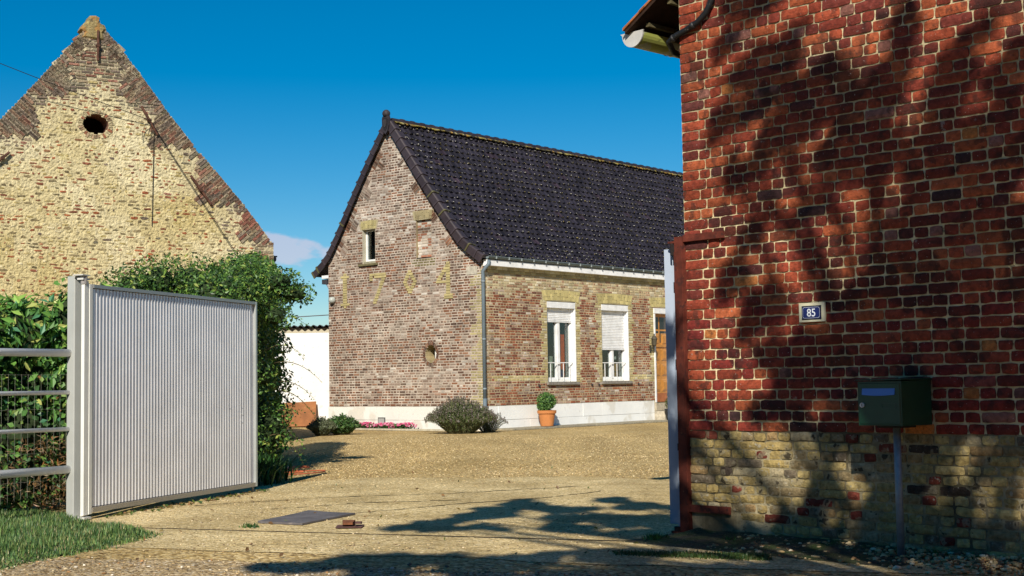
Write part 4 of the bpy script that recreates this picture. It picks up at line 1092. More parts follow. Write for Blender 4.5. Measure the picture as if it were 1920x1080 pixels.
# glass
def glass_mat():
    m_ = bpy.data.materials.new('window_glass'); m_.use_nodes = True; nt = m_.node_tree; nt.nodes.clear(); L = nt.links.new
    o_ = N(nt, 'ShaderNodeOutputMaterial'); gl = N(nt, 'ShaderNodeBsdfGlossy'); gl.inputs['Roughness'].default_value = .03
    tr = N(nt, 'ShaderNodeBsdfTransparent'); tr.inputs[0].default_value = (.75, .8, .8, 1); ms = N(nt, 'ShaderNodeMixShader'); ms.inputs[0].default_value = .09; L(tr.outputs[0], ms.inputs[1]); L(gl.outputs[0], ms.inputs[2]); L(ms.outputs[0], o_.inputs[0])
    return m_
M_glass = glass_mat()
WH = (.80, .80, .80)
def window(fr, u0, u1, z0, z1, shut_z, d=.13, sill=True, content=None, box_h=.16):
    wo_ = MB()
    fw_ = .06
    wo_.box(fr, (u0, u0 + fw_), (-d - .06, -d + .02), (z0, z1), WH); wo_.box(fr, (u1 - fw_, u1), (-d - .06, -d + .02), (z0, z1), WH)
    wo_.box(fr, (u0 + fw_, u1 - fw_), (-d - .06, -d + .02), (z0, z0 + .07), WH); wo_.box(fr, (u0 + fw_, u1 - fw_), (-d - .06, -d + .02), (z1 - .07, z1), WH)
    cm = (u0 + u1) / 2
    wo_.box(fr, (cm - .045, cm + .045), (-d - .055, -d + .03), (z0 + .07, z1 - .07), WH)
    for (a_, b_) in ((u0 + fw_, cm - .045), (cm + .045, u1 - fw_)):
        wo_.box(fr, (a_, a_ + .035), (-d - .05, -d + .01), (z0 + .07, z1 - .07), WH); wo_.box(fr, (b_ - .035, b_), (-d - .05, -d + .01), (z0 + .07, z1 - .07), WH)
        wo_.box(fr, (a_ + .035, b_ - .035), (-d - .05, -d + .01), (z0 + .07, z0 + .11), WH)
    w_o = obj('window', wo_, M_plain, house)
    gl = MB(); gl.box(fr, (u0 + fw_, u1 - fw_), (-d - .03, -d - .026), (z0 + .08, z1 - .08), (.1, .1, .1)); obj('pane', gl, M_glass, w_o)
    # the dark room behind
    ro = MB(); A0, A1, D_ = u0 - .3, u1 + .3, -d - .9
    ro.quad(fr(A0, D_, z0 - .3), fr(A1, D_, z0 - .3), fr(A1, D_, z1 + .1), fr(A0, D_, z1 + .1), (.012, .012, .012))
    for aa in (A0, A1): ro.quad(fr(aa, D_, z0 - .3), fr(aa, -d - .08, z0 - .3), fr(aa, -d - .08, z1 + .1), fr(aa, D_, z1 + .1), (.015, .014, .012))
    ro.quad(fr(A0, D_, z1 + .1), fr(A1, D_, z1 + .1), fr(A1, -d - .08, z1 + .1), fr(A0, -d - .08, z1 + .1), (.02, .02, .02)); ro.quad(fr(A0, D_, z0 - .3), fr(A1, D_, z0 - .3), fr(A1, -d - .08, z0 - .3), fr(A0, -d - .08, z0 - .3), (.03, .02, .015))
    for c_ in (content or []): ro.box(fr, *c_)
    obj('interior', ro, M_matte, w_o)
    if shut_z:
        sb = MB(); sb.box(fr, (u0 + .002, u1 - .002), (-d + .021, .012), (z1 - box_h, z1 - .002), WH, ch=.006); obj('shutter_box', sb, M_plain, w_o)
        rs = MB(); rs.box(fr, (u1 - .06, u1 - .023), (-d + .021, -d + .06), (z0 + .002, z1 - box_h), WH); rs.box(fr, (u1 - .022, u1 + .002), (-d + .021, .010), (z0 + .002, z1 - box_h - .002), WH); obj('shutter_rail', rs, M_plain, w_o)
        rs = MB(); rs.box(fr, (u0 + .002, u0 + .06), (-d + .021, -d + .06), (z0 + .002, z1 - box_h), WH); obj('shutter_rail', rs, M_plain, w_o)
        ss = MB(); z_ = shut_z
        while z_ < z1 - box_h:
            ze = min(z_ + .042, z1 - box_h)
            ss.add([fr(u0 + .061, -d + .030, z_), fr(u1 - .061, -d + .030, z_), fr(u1 - .061, -d + .044, z_ + .012), fr(u0 + .061, -d + .044, z_ + .012), fr(u1 - .061, -d + .044, ze - .010), fr(u0 + .061, -d + .044, ze - .010), fr(u1 - .061, -d + .030, ze), fr(u0 + .061, -d + .030, ze)],
                   [(0, 1, 2, 3), (3, 2, 4, 5), (5, 4, 6, 7)], (.80, .80, .80)); z_ += .042
        ss.box(fr, (u0 + .062, u1 - .062), (-d + .028, -d + .046), (shut_z - .03, shut_z - .001), (.7, .7, .7)); obj('roller_shutter', ss, M_plain, w_o)
    if sill:
        sl = MB(); sl.box(fr, (u0 - .06, u1 + .06), (-d, .07), (z0 - .075, z0 - .002), (.24, .22, .19), ch=.004); obj('sill', sl, M_matte, w_o)
        rl_ = MB()
        rl_.box(fr, (u0 + .06, u1 - .06), (-d + .065, -d + .085), (z0 + .465, z0 + .485), WH)
        for t in (.12, .38, .62, .88):
            uu = u0 + .06 + (u1 - u0 - .12) * t; rl_.box(fr, (uu - .006, uu + .006), (-d + .068, -d + .082), (z0 + .01, z0 + .459), WH)
        obj('guard_rail', rl_, M_plain, w_o)
    return w_o
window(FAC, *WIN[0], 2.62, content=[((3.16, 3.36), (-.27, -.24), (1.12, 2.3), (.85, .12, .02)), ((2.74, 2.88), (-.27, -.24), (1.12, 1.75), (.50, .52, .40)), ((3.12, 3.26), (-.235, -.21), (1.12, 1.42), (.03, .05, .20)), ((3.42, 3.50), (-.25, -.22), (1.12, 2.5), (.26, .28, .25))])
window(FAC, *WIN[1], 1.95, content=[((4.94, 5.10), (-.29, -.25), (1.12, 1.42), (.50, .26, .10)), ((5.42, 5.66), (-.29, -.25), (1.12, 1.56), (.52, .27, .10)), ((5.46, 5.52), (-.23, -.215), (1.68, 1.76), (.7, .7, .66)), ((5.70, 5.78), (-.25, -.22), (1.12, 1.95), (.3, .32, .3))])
# small gable window
gwi = MB(); fr = GAB; u0, u1, z0, z1, d = 3.57, 4.03, 4.22, 5.02, .13
gwi.box(fr, (u0, u0 + .04), (-d - .05, -d + .01), (z0, z1), WH); gwi.box(fr, (u1 - .05, u1), (-d - .05, -d + .01), (z0, z1), WH)
gwi.box(fr, (u0 + .04, u1 - .05), (-d - .05, -d + .01), (z0, z0 + .05), WH); gwi.box(fr, (u0 + .04, u1 - .05), (-d - .05, -d + .01), (z1 - .04, z1), WH)
gw_o = obj('window', gwi, M_plain, house)
gl = MB(); gl.box(fr, (u0 + .04, u1 - .05), (-d - .02, -d - .016), (z0 + .06, z1 - .05), (.1, .1, .1)); obj('pane', gl, M_glass, gw_o)
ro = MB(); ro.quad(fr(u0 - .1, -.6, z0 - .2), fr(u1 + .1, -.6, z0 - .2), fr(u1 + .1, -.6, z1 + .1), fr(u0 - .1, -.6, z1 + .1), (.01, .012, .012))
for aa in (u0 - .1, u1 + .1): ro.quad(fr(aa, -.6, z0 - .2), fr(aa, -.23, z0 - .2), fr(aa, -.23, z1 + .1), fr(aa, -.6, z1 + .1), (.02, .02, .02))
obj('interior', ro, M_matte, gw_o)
sl = MB(); sl.box(fr, (u0 - .10, u1 + .12), (-.1, .055), (4.10, 4.158), (.17, .15, .08), ch=.004); sl.box(fr, (u0, u1), (-.22, -.03), (4.161, 4.215), (.3, .28, .2)); obj('sill', sl, M_matte, gw_o)
# front door
WD = (.46, .20, .04)
dd = MB(); d = .15; a_, b_, c_, e_ = DOOR
dd.box(FAC, (a_ + .05, b_ - .05), (-d - .05, -d), (c_ + .02, 2.92), WD)
for (p, q_) in (((a_ + .05, a_ + .13), (c_ + .02, 2.92)), ((a_ + .30, a_ + .66), (2.20, 2.26))): pass
for r in range(4):
    z_ = c_ + .30 + r * .42
    for (pa, pb) in ((a_ + .14, a_ + .46), (a_ + .54, a_ + .88)):
        dd.box(FAC, (pa, pb), (-d + .001, -d + .022), (z_, z_ + .34), mul(WD, .9), ch=.03)
        dd.box(FAC, (pa + .05, pb - .05), (-d + .0225, -d + .035), (z_ + .05, z_ + .29), WD, ch=.015)
dd.box(FAC, (a_ + .05, b_ - .05), (-d + .001, -d + .016), (c_ + .02, c_ + .26), mul((.36, .11, .035), .9))
dd.box(FAC, (a_ + .05, b_ - .05), (-d + .001, -d + .035), (2.02, 2.09), WD)
do = obj('door', dd, mat('varnished_wood', attr=True, var=.2, vscale=9, rough=.35, spec=.5), house)
m = MB()
for (pa, pb) in ((a_ + .12, a_ + .44), (a_ + .50, a_ + .86)):
    for (za, zb) in ((2.14, 2.46), (2.51, 2.84)): m.box(FAC, (pa, pb), (-d + .002, -d + .006), (za, zb), (.02, .02, .02))
obj('door_glass', m, mat('dark_glass', attr=True, var=.05, rough=.08, spec=.6), do)
m = MB(); m.tube([FAC(a_ + .20, -d + .04, 1.55), FAC(a_ + .20, -d + .09, 1.55)], .022, 10, (.08, .06, .03)); obj('door_knob', m, M_plain, do)
m = MB(); m.box(FAC, (a_ + .002, a_ + .05), (-d - .05, .03), (c_ + .01, 2.92), WH); m.box(FAC, (a_ + .002, b_ - .002), (-d, .03), (2.925, e_ - .002), WH, ch=.006); m.box(FAC, (b_ - .05, b_ - .002), (-d - .05, .03), (c_ + .01, 2.92), WH); obj('door_frame', m, M_plain, do)
st = MB(); st.box(FAC, (6.95, 8.05), (-.1, .32), (0, .28), (.50, .44, .34), ch=.006); st.box(FAC, (6.95, 8.05), (-.16, .06), (.283, .50), (.44, .38, .28), ch=.006); obj('doorstep', st, M_matte, house)
# wall lantern beside the door
wl = MB(); c0 = FAC(6.80, .14, 2.05)
wl.lathe(c0, [(.03, -.02), (.055, .0), (.075, .16), (.09, .17), (.05, .24), (.015, .27), (.02, .30), (.004, .32)], 6, (.07, .06, .04)); wl.box(FAC, (6.785, 6.815), (.008, .09), (1.96, 2.0), (.05, .045, .03)); wl.box(FAC, (6.76, 6.84), (.008, .02), (1.86, 2.06), (.05, .045, .03)); wl.tube([FAC(6.8, .09, 1.98), FAC(6.8, .14, 2.03)], .012, 8, (.05, .045, .03))
wlo = obj('wall_lantern', wl, M_plain, house)
m = MB(); m.lathe(c0, [(.050, .015), (.068, .145)], 6, (.42, .38, .22)); obj('lantern_glass', m, mat('lamp_glass'), wlo)
for (uu, zz) in ((2.03, 1.02), (4.15, 1.02), (4.45, 1.02), (6.2, 1.02)):
    m = MB(); m.tube([FAC(uu, .006, zz), FAC(uu, .035, zz)], .03, 8, (.06, .05, .045)); obj('shutter_stay', m, M_plain, house)
# slab of pavement along the long wall, kerb of the flower bed
m = MB(); 
for i in range(8): m.box(FAC, (.35 + i * 1.05, .35 + (i + 1) * 1.05 - .012), (.02, .62), (0, .045 + .004 * (i % 2)), mul((.30, .27, .20), RR.uniform(.9, 1.1)), ch=.006)
obj('pavement', m, M_matte, kind='structure')
m = MB()
for i in range(5): m.box(GAB, (.55 + i * .95, .55 + (i + 1) * .95 - .012), (.50, .58), (0, .05), mul((.46, .42, .32), RR.uniform(.9, 1.1)), ch=.008)
o = obj('bed_kerb', m, M_matte); o['label'] = 'low pale stone kerb in front of the pink flowers along the gable'; o['category'] = 'kerb'
m = MB(); m.quad(GAB(.5, .02, .012), GAB(5.6, .02, .012), GAB(5.6, .50, .012), GAB(.5, .50, .012), (.10, .07, .04)); obj('bed_soil', m, M_matte, kind='structure')
# ------------------------------------------------------------------ old barn gable on the left
barn = thing('brick_barn', 'tall old barn gable of yellow brick with an oval hole and dark raked edges', 'barn', (*B0, 0))
BR = random.Random(77)
BAP = (-3.85, 8.76); BHW = 3.85; BZE = 4.20
def b_edges(z):
    if z < BZE: return (-2 * BHW, 0.0)
    t = (z - BZE) / (BAP[1] - BZE); w_ = .030 * math.sin(z * 5.1) * 0
    # the rake bulges and steps a little
    e = -BHW * t - (.05 if 6.1 < z < 6.25 else 0) + .035 * math.sin(t * 9)
    l = -2 * BHW + BHW * t - .03 * math.sin(t * 8)
    return (l, e)
OC = (-3.84, 6.57, .265, .215)
def barn_iv(z):
    iv = [b_edges(z)]; q_ = 1 - ((z - OC[1]) / OC[3]) ** 2
    if q_ > 0: iv = sub_iv(iv, OC[0] - OC[2] * math.sqrt(q_), OC[0] + OC[2] * math.sqrt(q_))
    return iv
DKB = [(.22, .17, .12), (.17, .13, .10), (.26, .20, .13), (.20, .125, .085), (.13, .10, .08), (.22, .11, .08), (.20, .16, .12), (.28, .23, .16), (.16, .14, .10)]
CRM = [(.52, .42, .20), (.60, .50, .27), (.44, .35, .15), (.66, .57, .36)]
def rake_d(u, z):
    l, e = b_edges(z); k_ = math.sin(math.atan2(BAP[1] - BZE, BHW))
    return min(e - u, u - l) * k_
def topness(u, z):
    """1 in the grey weathered brick near rakes and apex, 0 in the creamy field"""
    d = rake_d(u, z); q_ = max(0, 1.05 - d / .85)
    q_ += max(0, (z - 6.7) / .9) * .6
    return min(1, max(0, q_ + .35 * nz3(u * 1.6, z * 1.6, 31)))
WEDB = [(4.25, 4.98, .85), (5.05, 6.15, 1.05), (6.22, 7.08, 1.0), (7.15, 7.95, .85), (8.0, 8.5, .4)]
def wedge_b(u, z):
    for (za, zb, w_) in WEDB:
        if za < z < zb:
            d = rake_d(u, z) / .76; lim = w_ * (1 - (z - za) / (zb - za) * .92)
            if -.05 < d < lim: return True
    return False
def barn_col(u, z, h):
    e_ = math.hypot((u - OC[0]) / (OC[2] + .13), (z - OC[1]) / (OC[3] + .13))
    if e_ < 1: return None
    t = topness(u, z)
    if BR.random() < t:
        c = mul(BR.choice(DKB), BR.uniform(.8, 1.55))
        return c
    r = BR.random()
    q_ = nz3(u * 1.1, z * 1.5, 5)
    if r < .22 + .14 * q_ - (.08 if z < 4 and u > -2.5 else 0): return mul(BR.choice([(.36, .13, .06), (.30, .10, .05), (.24, .09, .055), (.33, .17, .09)]), BR.uniform(.8, 1.15))
    if r < .40: return mul(BR.choice([(.20, .16, .09), (.28, .22, .12), (.34, .27, .15)]), BR.uniform(.7, 1.1))
    if r < .72: return None
    return mul(BR.choice(CRM), BR.uniform(.88, 1.05))
def barn_m(u, z):
    t = topness(u, z); q_ = .5 + fbm(u * .8, z * .8, 2)
    c = mixc((.53, .44, .235), (.67, .585, .37), min(1, max(0, q_)))
    g_ = .5 + fbm(u * .7, z * .7, 22)
    if z < 5.2: c = mixc(c, (.46, .355, .13), .5 * min(1, max(0, g_)))
    return mixc(c, (.46, .40, .27), t * .85)
BRN0 = BRN
bb = MB()
def ragged(mb, fr, u, n, z, c, R):
    """worn brick face: an irregular lozenge of brick showing through the pointing"""
    (a, b), (z0, z1) = u, z; k_ = 9; P = []; sk_ = R.uniform(-1, 1)
    cx, cz, hw, hh = (a + b) / 2, (z0 + z1) / 2, (b - a) / 2, (z1 - z0) / 2
    sx_, sz_ = R.uniform(.30, .95), R.uniform(.40, 1.05)
    for i in range(k_):
        t = 2 * math.pi * (i + R.uniform(-.25, .25)) / k_
        ex = math.copysign(abs(math.cos(t)) ** .6, math.cos(t)); ez = math.copysign(abs(math.sin(t)) ** .6, math.sin(t))
        P.append((cx + hw * sx_ * ex * R.uniform(.8, 1.15), cz + hh * sz_ * ez * R.uniform(.6, 1.2) + hh * .25 * sk_ * ex))
    mb.add([fr(p, .001, q_) for p, q_ in P] + [fr(cx + (p - cx) * .9, .008, cz + (q_ - cz) * .85) for p, q_ in P], [tuple(range(k_, 2 * k_))] + [(i, (i + 1) % k_, k_ + (i + 1) % k_, k_ + i) for i in range(k_)], c)
z = -.204; k = 0
while z < 8.76:
    h = .068; zm = z + h / 2
    for (a, b) in barn_iv(min(zm, 8.74)):
        n = max(1, int((b - a) / .45)); st_ = (b - a) / n
        for i in range(n): bb.quad(BRN(a + st_ * i, 0, z), BRN(a + st_ * (i + 1), 0, z), BRN(a + st_ * (i + 1), 0, z + h), BRN(a + st_ * i, 0, z + h), barn_m(a + st_ * (i + .5), zm))
        if zm > 2.4:
            u = a + (.05 if k % 2 else 0)
            while u < b - .03:
                l = (.225 if BR.random() < .55 else .115) * BR.uniform(.85, 1.12); e = min(b, u + l)
                um = (u + e) / 2
                if not wedge_b(um, zm):
                    c = barn_col(um, zm, 0)
                    if c is not None:
                        zj = .006 * nz3(um * 2, zm * 9, 6)
                        if topness(um, zm) > .7: bb.box(BRN, (u + .008, e - .008), (-.01, .016 * BR.uniform(.5, 1.3)), (z + .008 + zj, z + h - .008 + zj), c, ch=.004)
                        else: ragged(bb, BRN, (u + .006, e - .006), 0, (z + .006 + zj, z + h - .006 + zj), c, BR)
                u = e
    z += h; k += 1
# wedges of brick laid square to the rake
thb = math.atan2(BAP[1] - BZE, BHW); 
for side in (0, 1):
    sg = 1 if side else -1
    for (za, zb, w_) in WEDB:
        zc = za + .03
        dirx, dirz = math.sin(thb) * (1 if side else -1), -math.cos(thb)
        px, pz = -math.cos(thb) * (-1 if side else 1), math.sin(thb)
        while zc < zb + w_ * .8:
            l, e = b_edges(min(zc, 8.72)); ru = l if side else e
            s = .0; i = 0
            while s < 1.25:
                L_ = (.225 if (i + int(zc * 40)) % 3 else .115) * BR.uniform(.9, 1.1)
                l0, l1 = s + .008, s + L_ - .008; mu_, mz = ru + dirx * (l0 + l1) / 2, zc + dirz * (l0 + l1) / 2
                if (wedge_b(mu_, mz) or (s == 0 and za < mz < zb)) and mz > za - .01 and zc < 8.74:
                    hw = .030 * BR.uniform(.85, 1.05)
                    o_ = -.018 * BR.random() if s == 0 else 0
                    P = [(ru + dirx * (l0 + o_) - px * hw, zc + dirz * (l0 + o_) - pz * hw), (ru + dirx * l1 - px * hw, zc + dirz * l1 - pz * hw), (ru + dirx * l1 + px * hw, zc + dirz * l1 + pz * hw), (ru + dirx * (l0 + o_) + px * hw, zc + dirz * (l0 + o_) + pz * hw)]
                    inner = (l0 + l1) / 2 > .65 + .25 * BR.random()
                    c = mul(BR.choice([(.46, .40, .28), (.40, .34, .22), (.34, .27, .18)] if inner else DKB), BR.uniform(.85, 1.45))
                    if za < 4.6 and not inner and BR.random() < .35: c = mul((.25, .11, .08), BR.uniform(.8, 1.2))
                    bb.add([BRN(p, -.01, q_) for p, q_ in P] + [BRN(p, .022, q_) for p, q_ in P], [(4, 5, 6, 7), (0, 1, 5, 4), (1, 2, 6, 5), (2, 3, 7, 6), (3, 0, 4, 7)], c)
                s += L_; i += 1
            zc += .0690 * math.sin(thb)
    # brick-on-edge teeth closing the rake where the courses end
    zc = BZE
    while zc < 8.70:
        l, e = b_edges(zc); ru = l if side else e
        if not any(za - .02 < zc < zb for za, zb, _ in WEDB):
            c = mul(BR.choice(DKB), BR.uniform(.7, 1.2)); s_ = -.11 if not side else .11
            bb.box(BRN, tuple(sorted((ru, ru + s_))), (-.01, .02), (zc, zc + .058), c, ch=.004)
        zc += .068
# oval: ring of headers and a deep reveal
k = 34
for i in range(k):
    a0, a1 = 2 * math.pi * (i + .12) / k, 2 * math.pi * (i + .88) / k
    q = lambda a, s, n: BRN(OC[0] + math.cos(a) * (OC[2] + s), n, OC[1] + math.sin(a) * (OC[3] + s))
    c = mul(BR.choice([(.30, .12, .07), (.34, .24, .15), (.44, .36, .22), (.40, .33, .20), (.50, .42, .25)]), BR.uniform(.8, 1.2)); s1 = BR.uniform(.07, .115)
    bb.add([q(a0, .0, .001), q(a1, .0, .001), q(a1, s1, .001), q(a0, s1, .001), q(a0, .005, .016), q(a1, .005, .016), q(a1, s1 - .005, .016), q(a0, s1 - .005, .016)], [(4, 5, 6, 7), (0, 1, 5, 4), (1, 2, 6, 5), (2, 3, 7, 6), (3, 0, 4, 7)], c)
    b0_, b1_ = 2 * math.pi * i / k, 2 * math.pi * (i + 1) / k
    bb.quad(q(b0_, .0, .0), q(b1_, .0, .0), q(b1_, .0, -.42), q(b0_, .0, -.42), mul((.24, .13, .09), BR.uniform(.7, 1.1)))
    bb.quad(q(b0_, -.004, .002), q(b1_, -.004, .002), q(b1_, .14, .002), q(b0_, .14, .002), (.58, .50, .30))
# the barn's other walls and the dark inside
BQ = lambda u, v, z: BRN(u, -v, z)
bb.quad(BQ(0, 0, -.2), BQ(0, 18, -.2), BQ(0, 18, BZE), BQ(0, 0, BZE), (.34, .28, .16)); bb.quad(BQ(-2 * BHW, 0, 0), BQ(-2 * BHW, 18, 0), BQ(-2 * BHW, 18, BZE), BQ(-2 * BHW, 0, BZE), (.34, .28, .16))
bb.add([BQ(-2 * BHW, 18, 0), BQ(0, 18, 0), BQ(0, 18, BZE), BQ(BAP[0], 18, BAP[1] - .1), BQ(-2 * BHW, 18, BZE)], [(0, 1, 2, 3, 4)], (.34, .28, .16))
# crumbling capstone
cs = [(-.26, -.20), (.20, -.22), (.16, -.07), (.235, .02), (.20, .10), (.08, .14), (.10, .25), (.02, .285), (-.10, .27), (-.13, .18), (-.22, .10), (-.28, -.02), (-.20, -.08)]
m_ = len(cs); V = [BRN(BAP[0] - .03 + a, -.30, 8.56 + b) for a, b in cs] + [BRN(BAP[0] - .03 + a, .02, 8.56 + b) for a, b in cs] + [BRN(BAP[0] - .03 + a * .8, .05, 8.56 + b * .85) for a, b in cs]
bc = MB(); bc.add(V, [tuple(range(2 * m_, 3 * m_)), tuple(range(m_))[::-1]] + [(j, (j + 1) % m_, m_ + (j + 1) % m_, m_ + j) for j in range(m_)] + [(m_ + j, m_ + (j + 1) % m_, 2 * m_ + (j + 1) % m_, 2 * m_ + j) for j in range(m_)], (.26, .20, .09))
obj('capstone', bc, mat('lichened_stone', attr=True, var=.4, vscale=9, bump=.8, bscale=25, bdist=.04, spots=[((.34, .17, .05), 6, .56, .8), ((.10, .08, .05), 14, .64, .8), ((.44, .40, .12), 18, .62, .7)]), barn)
M_bb = mat('crumbling_brick', attr=True, var=.26, vscale=13.0, bump=1.0, bscale=22, bdist=.05, rough=.96, spec=.05, second=((.62, .54, .33), 3.2, .70, .05),
           spots=[((.16, .12, .07), 30, .69, .55), ((.60, .52, .22), 1.6, .66, .35), ((.66, .62, .50), 14, .70, .5)])
obj('wall', bb, M_bb, barn)
br = MB()
for sgn in (0, 1):
    ua = 0.03 if sgn == 0 else -2 * BHW - .03
    P = [(ua, BZE - .22), (BAP[0], BAP[1] - .12)]
    V = [BQ(P[0][0], .26, P[0][1]), BQ(P[1][0], .26, P[1][1]), BQ(P[1][0], 18.1, P[1][1]), BQ(P[0][0], 18.1, P[0][1])]
    V += [v + Vector((0, 0, -.08)) for v in V]
    br.add(V, [(0, 1, 2, 3), (7, 6, 5, 4), (0, 1, 5, 4), (0, 4, 7, 3)], (.16, .07, .045))
obj('roof', br, M_matte, barn)
bg_ = MB(); bg_.tube([BQ(.08, -.02 + .25, 3.92), BQ(.08, 18, 3.92)], .075, 12, (.05, .06, .09)); bg_.tube([BQ(.06, .3, 3.9), BQ(.05, .3, 3.7), BQ(.03, .3, 3.6), BQ(.03, .3, 0)], .045, 10, (.05, .06, .09)); bg_.box(BRN, (.0, .17), (-.28, -.2), (3.96, 3.99), (.05, .06, .09)); obj('gutter', bg_, M_zinc, barn)
vb2 = MB(); vb2.lathe(BQ(-5.36, .8, 6.45), [(.035, 0), (.035, .26), (.06, .28), (.065, .31), (.04, .33), (.04, .35), (.07, .37), (.06, .40), (.02, .41)], 14, (.50, .49, .46)); obj('roof_vent', vb2, M_plain, barn)
# wall anchors
IR = (.10, .045, .03)
for (p, q_) in (((-2.92, 7.02), (-2.58, 6.44)), ((-3.82, 8.53), (-3.82, 7.90)), ((-1.87, 5.62), (-1.42, 5.02)), ((-5.80, 5.62), (-5.55, 5.86))):
    m = MB(); m.tube([BRN(p[0], .06, p[1]), BRN((p[0] + q_[0]) / 2, .07, (p[1] + q_[1]) / 2), BRN(q_[0], .06, q_[1])], .024, 8, IR); c_ = ((p[0] + q_[0]) / 2, (p[1] + q_[1]) / 2)
    m.tube([BRN(c_[0], .0, c_[1]), BRN(c_[0], .10, c_[1])], .035, 8, mul(IR, .7)); obj('wall_anchor', m, M_rust, barn)
m = MB(); 
m.tube([BRN(-2.72, .08, 6.70), BRN(-2.76, .09, 6.50), BRN(-2.80, .09, 6.36), BRN(-2.72, .08, 6.45), BRN(-2.66, .07, 6.52), BRN(-2.65, .03, 6.2), BRN(-2.66, .02, 5.4), BRN(-2.68, .02, 4.5)], .007, 5, (.03, .025, .02))
m.tube([BRN(-2.72, .08, 6.70), BRN(-2.86, .08, 6.60), BRN(-2.90, .06, 6.45), BRN(-2.90, .05, 6.3)], .006, 5, (.03, .025, .02))
obj('cable_loop', m, M_plain, barn)
def cable(name, A_, B_, sag, r, label):
    m = MB(); A_, B_ = Vector(A_), Vector(B_); P = []
    for i in range(25):
        t = i / 24; p = A_.lerp(B_, t); p.z -= sag * 4 * t * (1 - t); P.append(p)
    m.tube(P, r, 6, (.015, .014, .014)); o = obj(name, m, M_plain); o['label'] = label; o['category'] = 'cable'
cable('overhead_cable', BRN(-2.72, .10, 6.72), BRN(-9.2, .9, 8.55), .06, .006, 'thin black overhead cable running from the barn anchor off to the left')
cable('overhead_cable', BRN(-2.70, .10, 6.66), BRN(-.30, .12, 3.15), .03, .0075, 'black cable slanting down across the barn wall into the hedge')

# ------------------------------------------------------------------ white outbuilding beyond
ob = thing('outbuilding', 'low white rendered outbuilding with a corrugated roof behind the yard', 'outbuilding', (-5.5, 37, 0))
OF = frame((-12.0, 37.6), (1, -.03), (-.03, -1))
m = MB(); m.box(OF, (0, 9.5), (-5, 0), (-.05, 2.55), (.80, .80, .79)); m.box(OF, (0, 9.5), (-4.99, -.015), (2.555, 2.68), (.50, .45, .34))
obj('wall', m, mat('white_render'), ob)
m = MB(); n = 330
for i in range(n):
    ua, ub = -.1 + 9.7 * i / n, -.1 + 9.7 * (i + 1) / n; w1 = lambda u: .028 * math.sin(u * 2 * math.pi / .177)
    za, zb = 2.735 + w1(ua), 2.735 + w1(ub)
    m.add([OF(ua, .14, za), OF(ub, .14, zb), OF(ub, -5, zb - .15), OF(ua, -5, za - .15), OF(ua, .14, za - .012), OF(ub, .14, zb - .012), OF(ub, -5, zb - .162), OF(ua, -5, za - .162)], [(0, 1, 2, 3), (4, 5, 1, 0), (7, 6, 5, 4)], (.07, .065, .07))
obj('roof', m, M_matte, ob)
m = MB(); m.tube([OF(6.0, -.6, 2.9), OF(6.0, -.6, 3.02), OF(6.9, -.6, 3.06), OF(6.9, -.6, 2.96)], .014, 6, (.12, .12, .13)); obj('roof_rail', m, M_plain, ob)
m = MB(); m.box(OF, (0, 9.5), (.001, .045), (-.05, .10), (.40, .37, .31)); obj('footing', m, M_matte, ob)
# timber panel leaning on it
P0 = OF(5.62, .42, .03); pn = MB()
pf = lambda u, n, z: Vector(OF(5.60 + u, .10 + .30 * (1 - z / .72) + n, .03 + z))
V = [(-.02, .0), (1.10, .0), (1.06, .66), (-.06, .62)]
pn.add([pf(u, 0, z) for u, z in V] + [pf(u, .04, z) for u, z in V], [(4, 5, 6, 7), (3, 2, 1, 0), (0, 1, 5, 4), (1, 2, 6, 5), (2, 3, 7, 6), (3, 0, 4, 7)], (.25, .095, .03))
o = obj('wooden_panel', pn, mat('weathered_board', attr=True, var=.35, vscale=3, rough=.7, spots=[((.36, .17, .06), 2.2, .60, .6), ((.16, .06, .03), 8, .68, .5)]))
o['label'] = 'brown board leaning against the white wall behind the small bush'; o['category'] = 'board'

# ------------------------------------------------------------------ gateway on the left: post, leaf, rail fence, wire fence
POST = Vector((-3.745, 11.74, 0))
pr = thing('gate_post', 'tall pale grey square steel post between the rails and the grey gate leaf', 'gate post', tuple(POST))
PW = (.43, .44, .42)
s = .066
PC = lambda a, b, z: Vector((POST.x + a * .7071 * s * 1.414, POST.y + b * .7071 * s * 1.414, z))
m = MB(); ang = rad(14)
def rot2(x, y): return (x * math.cos(ang) - y * math.sin(ang), x * math.sin(ang) + y * math.cos(ang))
cr = [rot2(-s, 0), rot2(0, -s * 1.02), rot2(s, 0), rot2(0, s)]
cr2 = []
for i in range(4):   # small bevels on the arrises
    p0, p1, p2 = cr[i - 1], cr[i], cr[(i + 1) % 4]
    for q_ in (p0, p2): d_ = math.hypot(q_[0] - p1[0], q_[1] - p1[1]); cr2.append((p1[0] + (q_[0] - p1[0]) / d_ * .008, p1[1] + (q_[1] - p1[1]) / d_ * .008))
V = [(POST.x + a, POST.y + b, zz) for zz in (-.1, 2.07) for a, b in cr2]; m_ = 8
m.add(V, [tuple(range(m_, 16)), tuple(range(8))[::-1]] + [(j, (j + 1) % m_, m_ + (j + 1) % m_, m_ + j) for j in range(m_)], PW); obj('shaft', m, M_white, pr)
GA = (-3.615, 11.72); GE = (-2.72, 14.55); gl_ = math.dist(GA, GE); GDv = ((GE[0] - GA[0]) / gl_, (GE[1] - GA[1]) / gl_)
GT = frame(GA, GDv, (GDv[1], -GDv[0]))     # n toward the courtyard / camera side
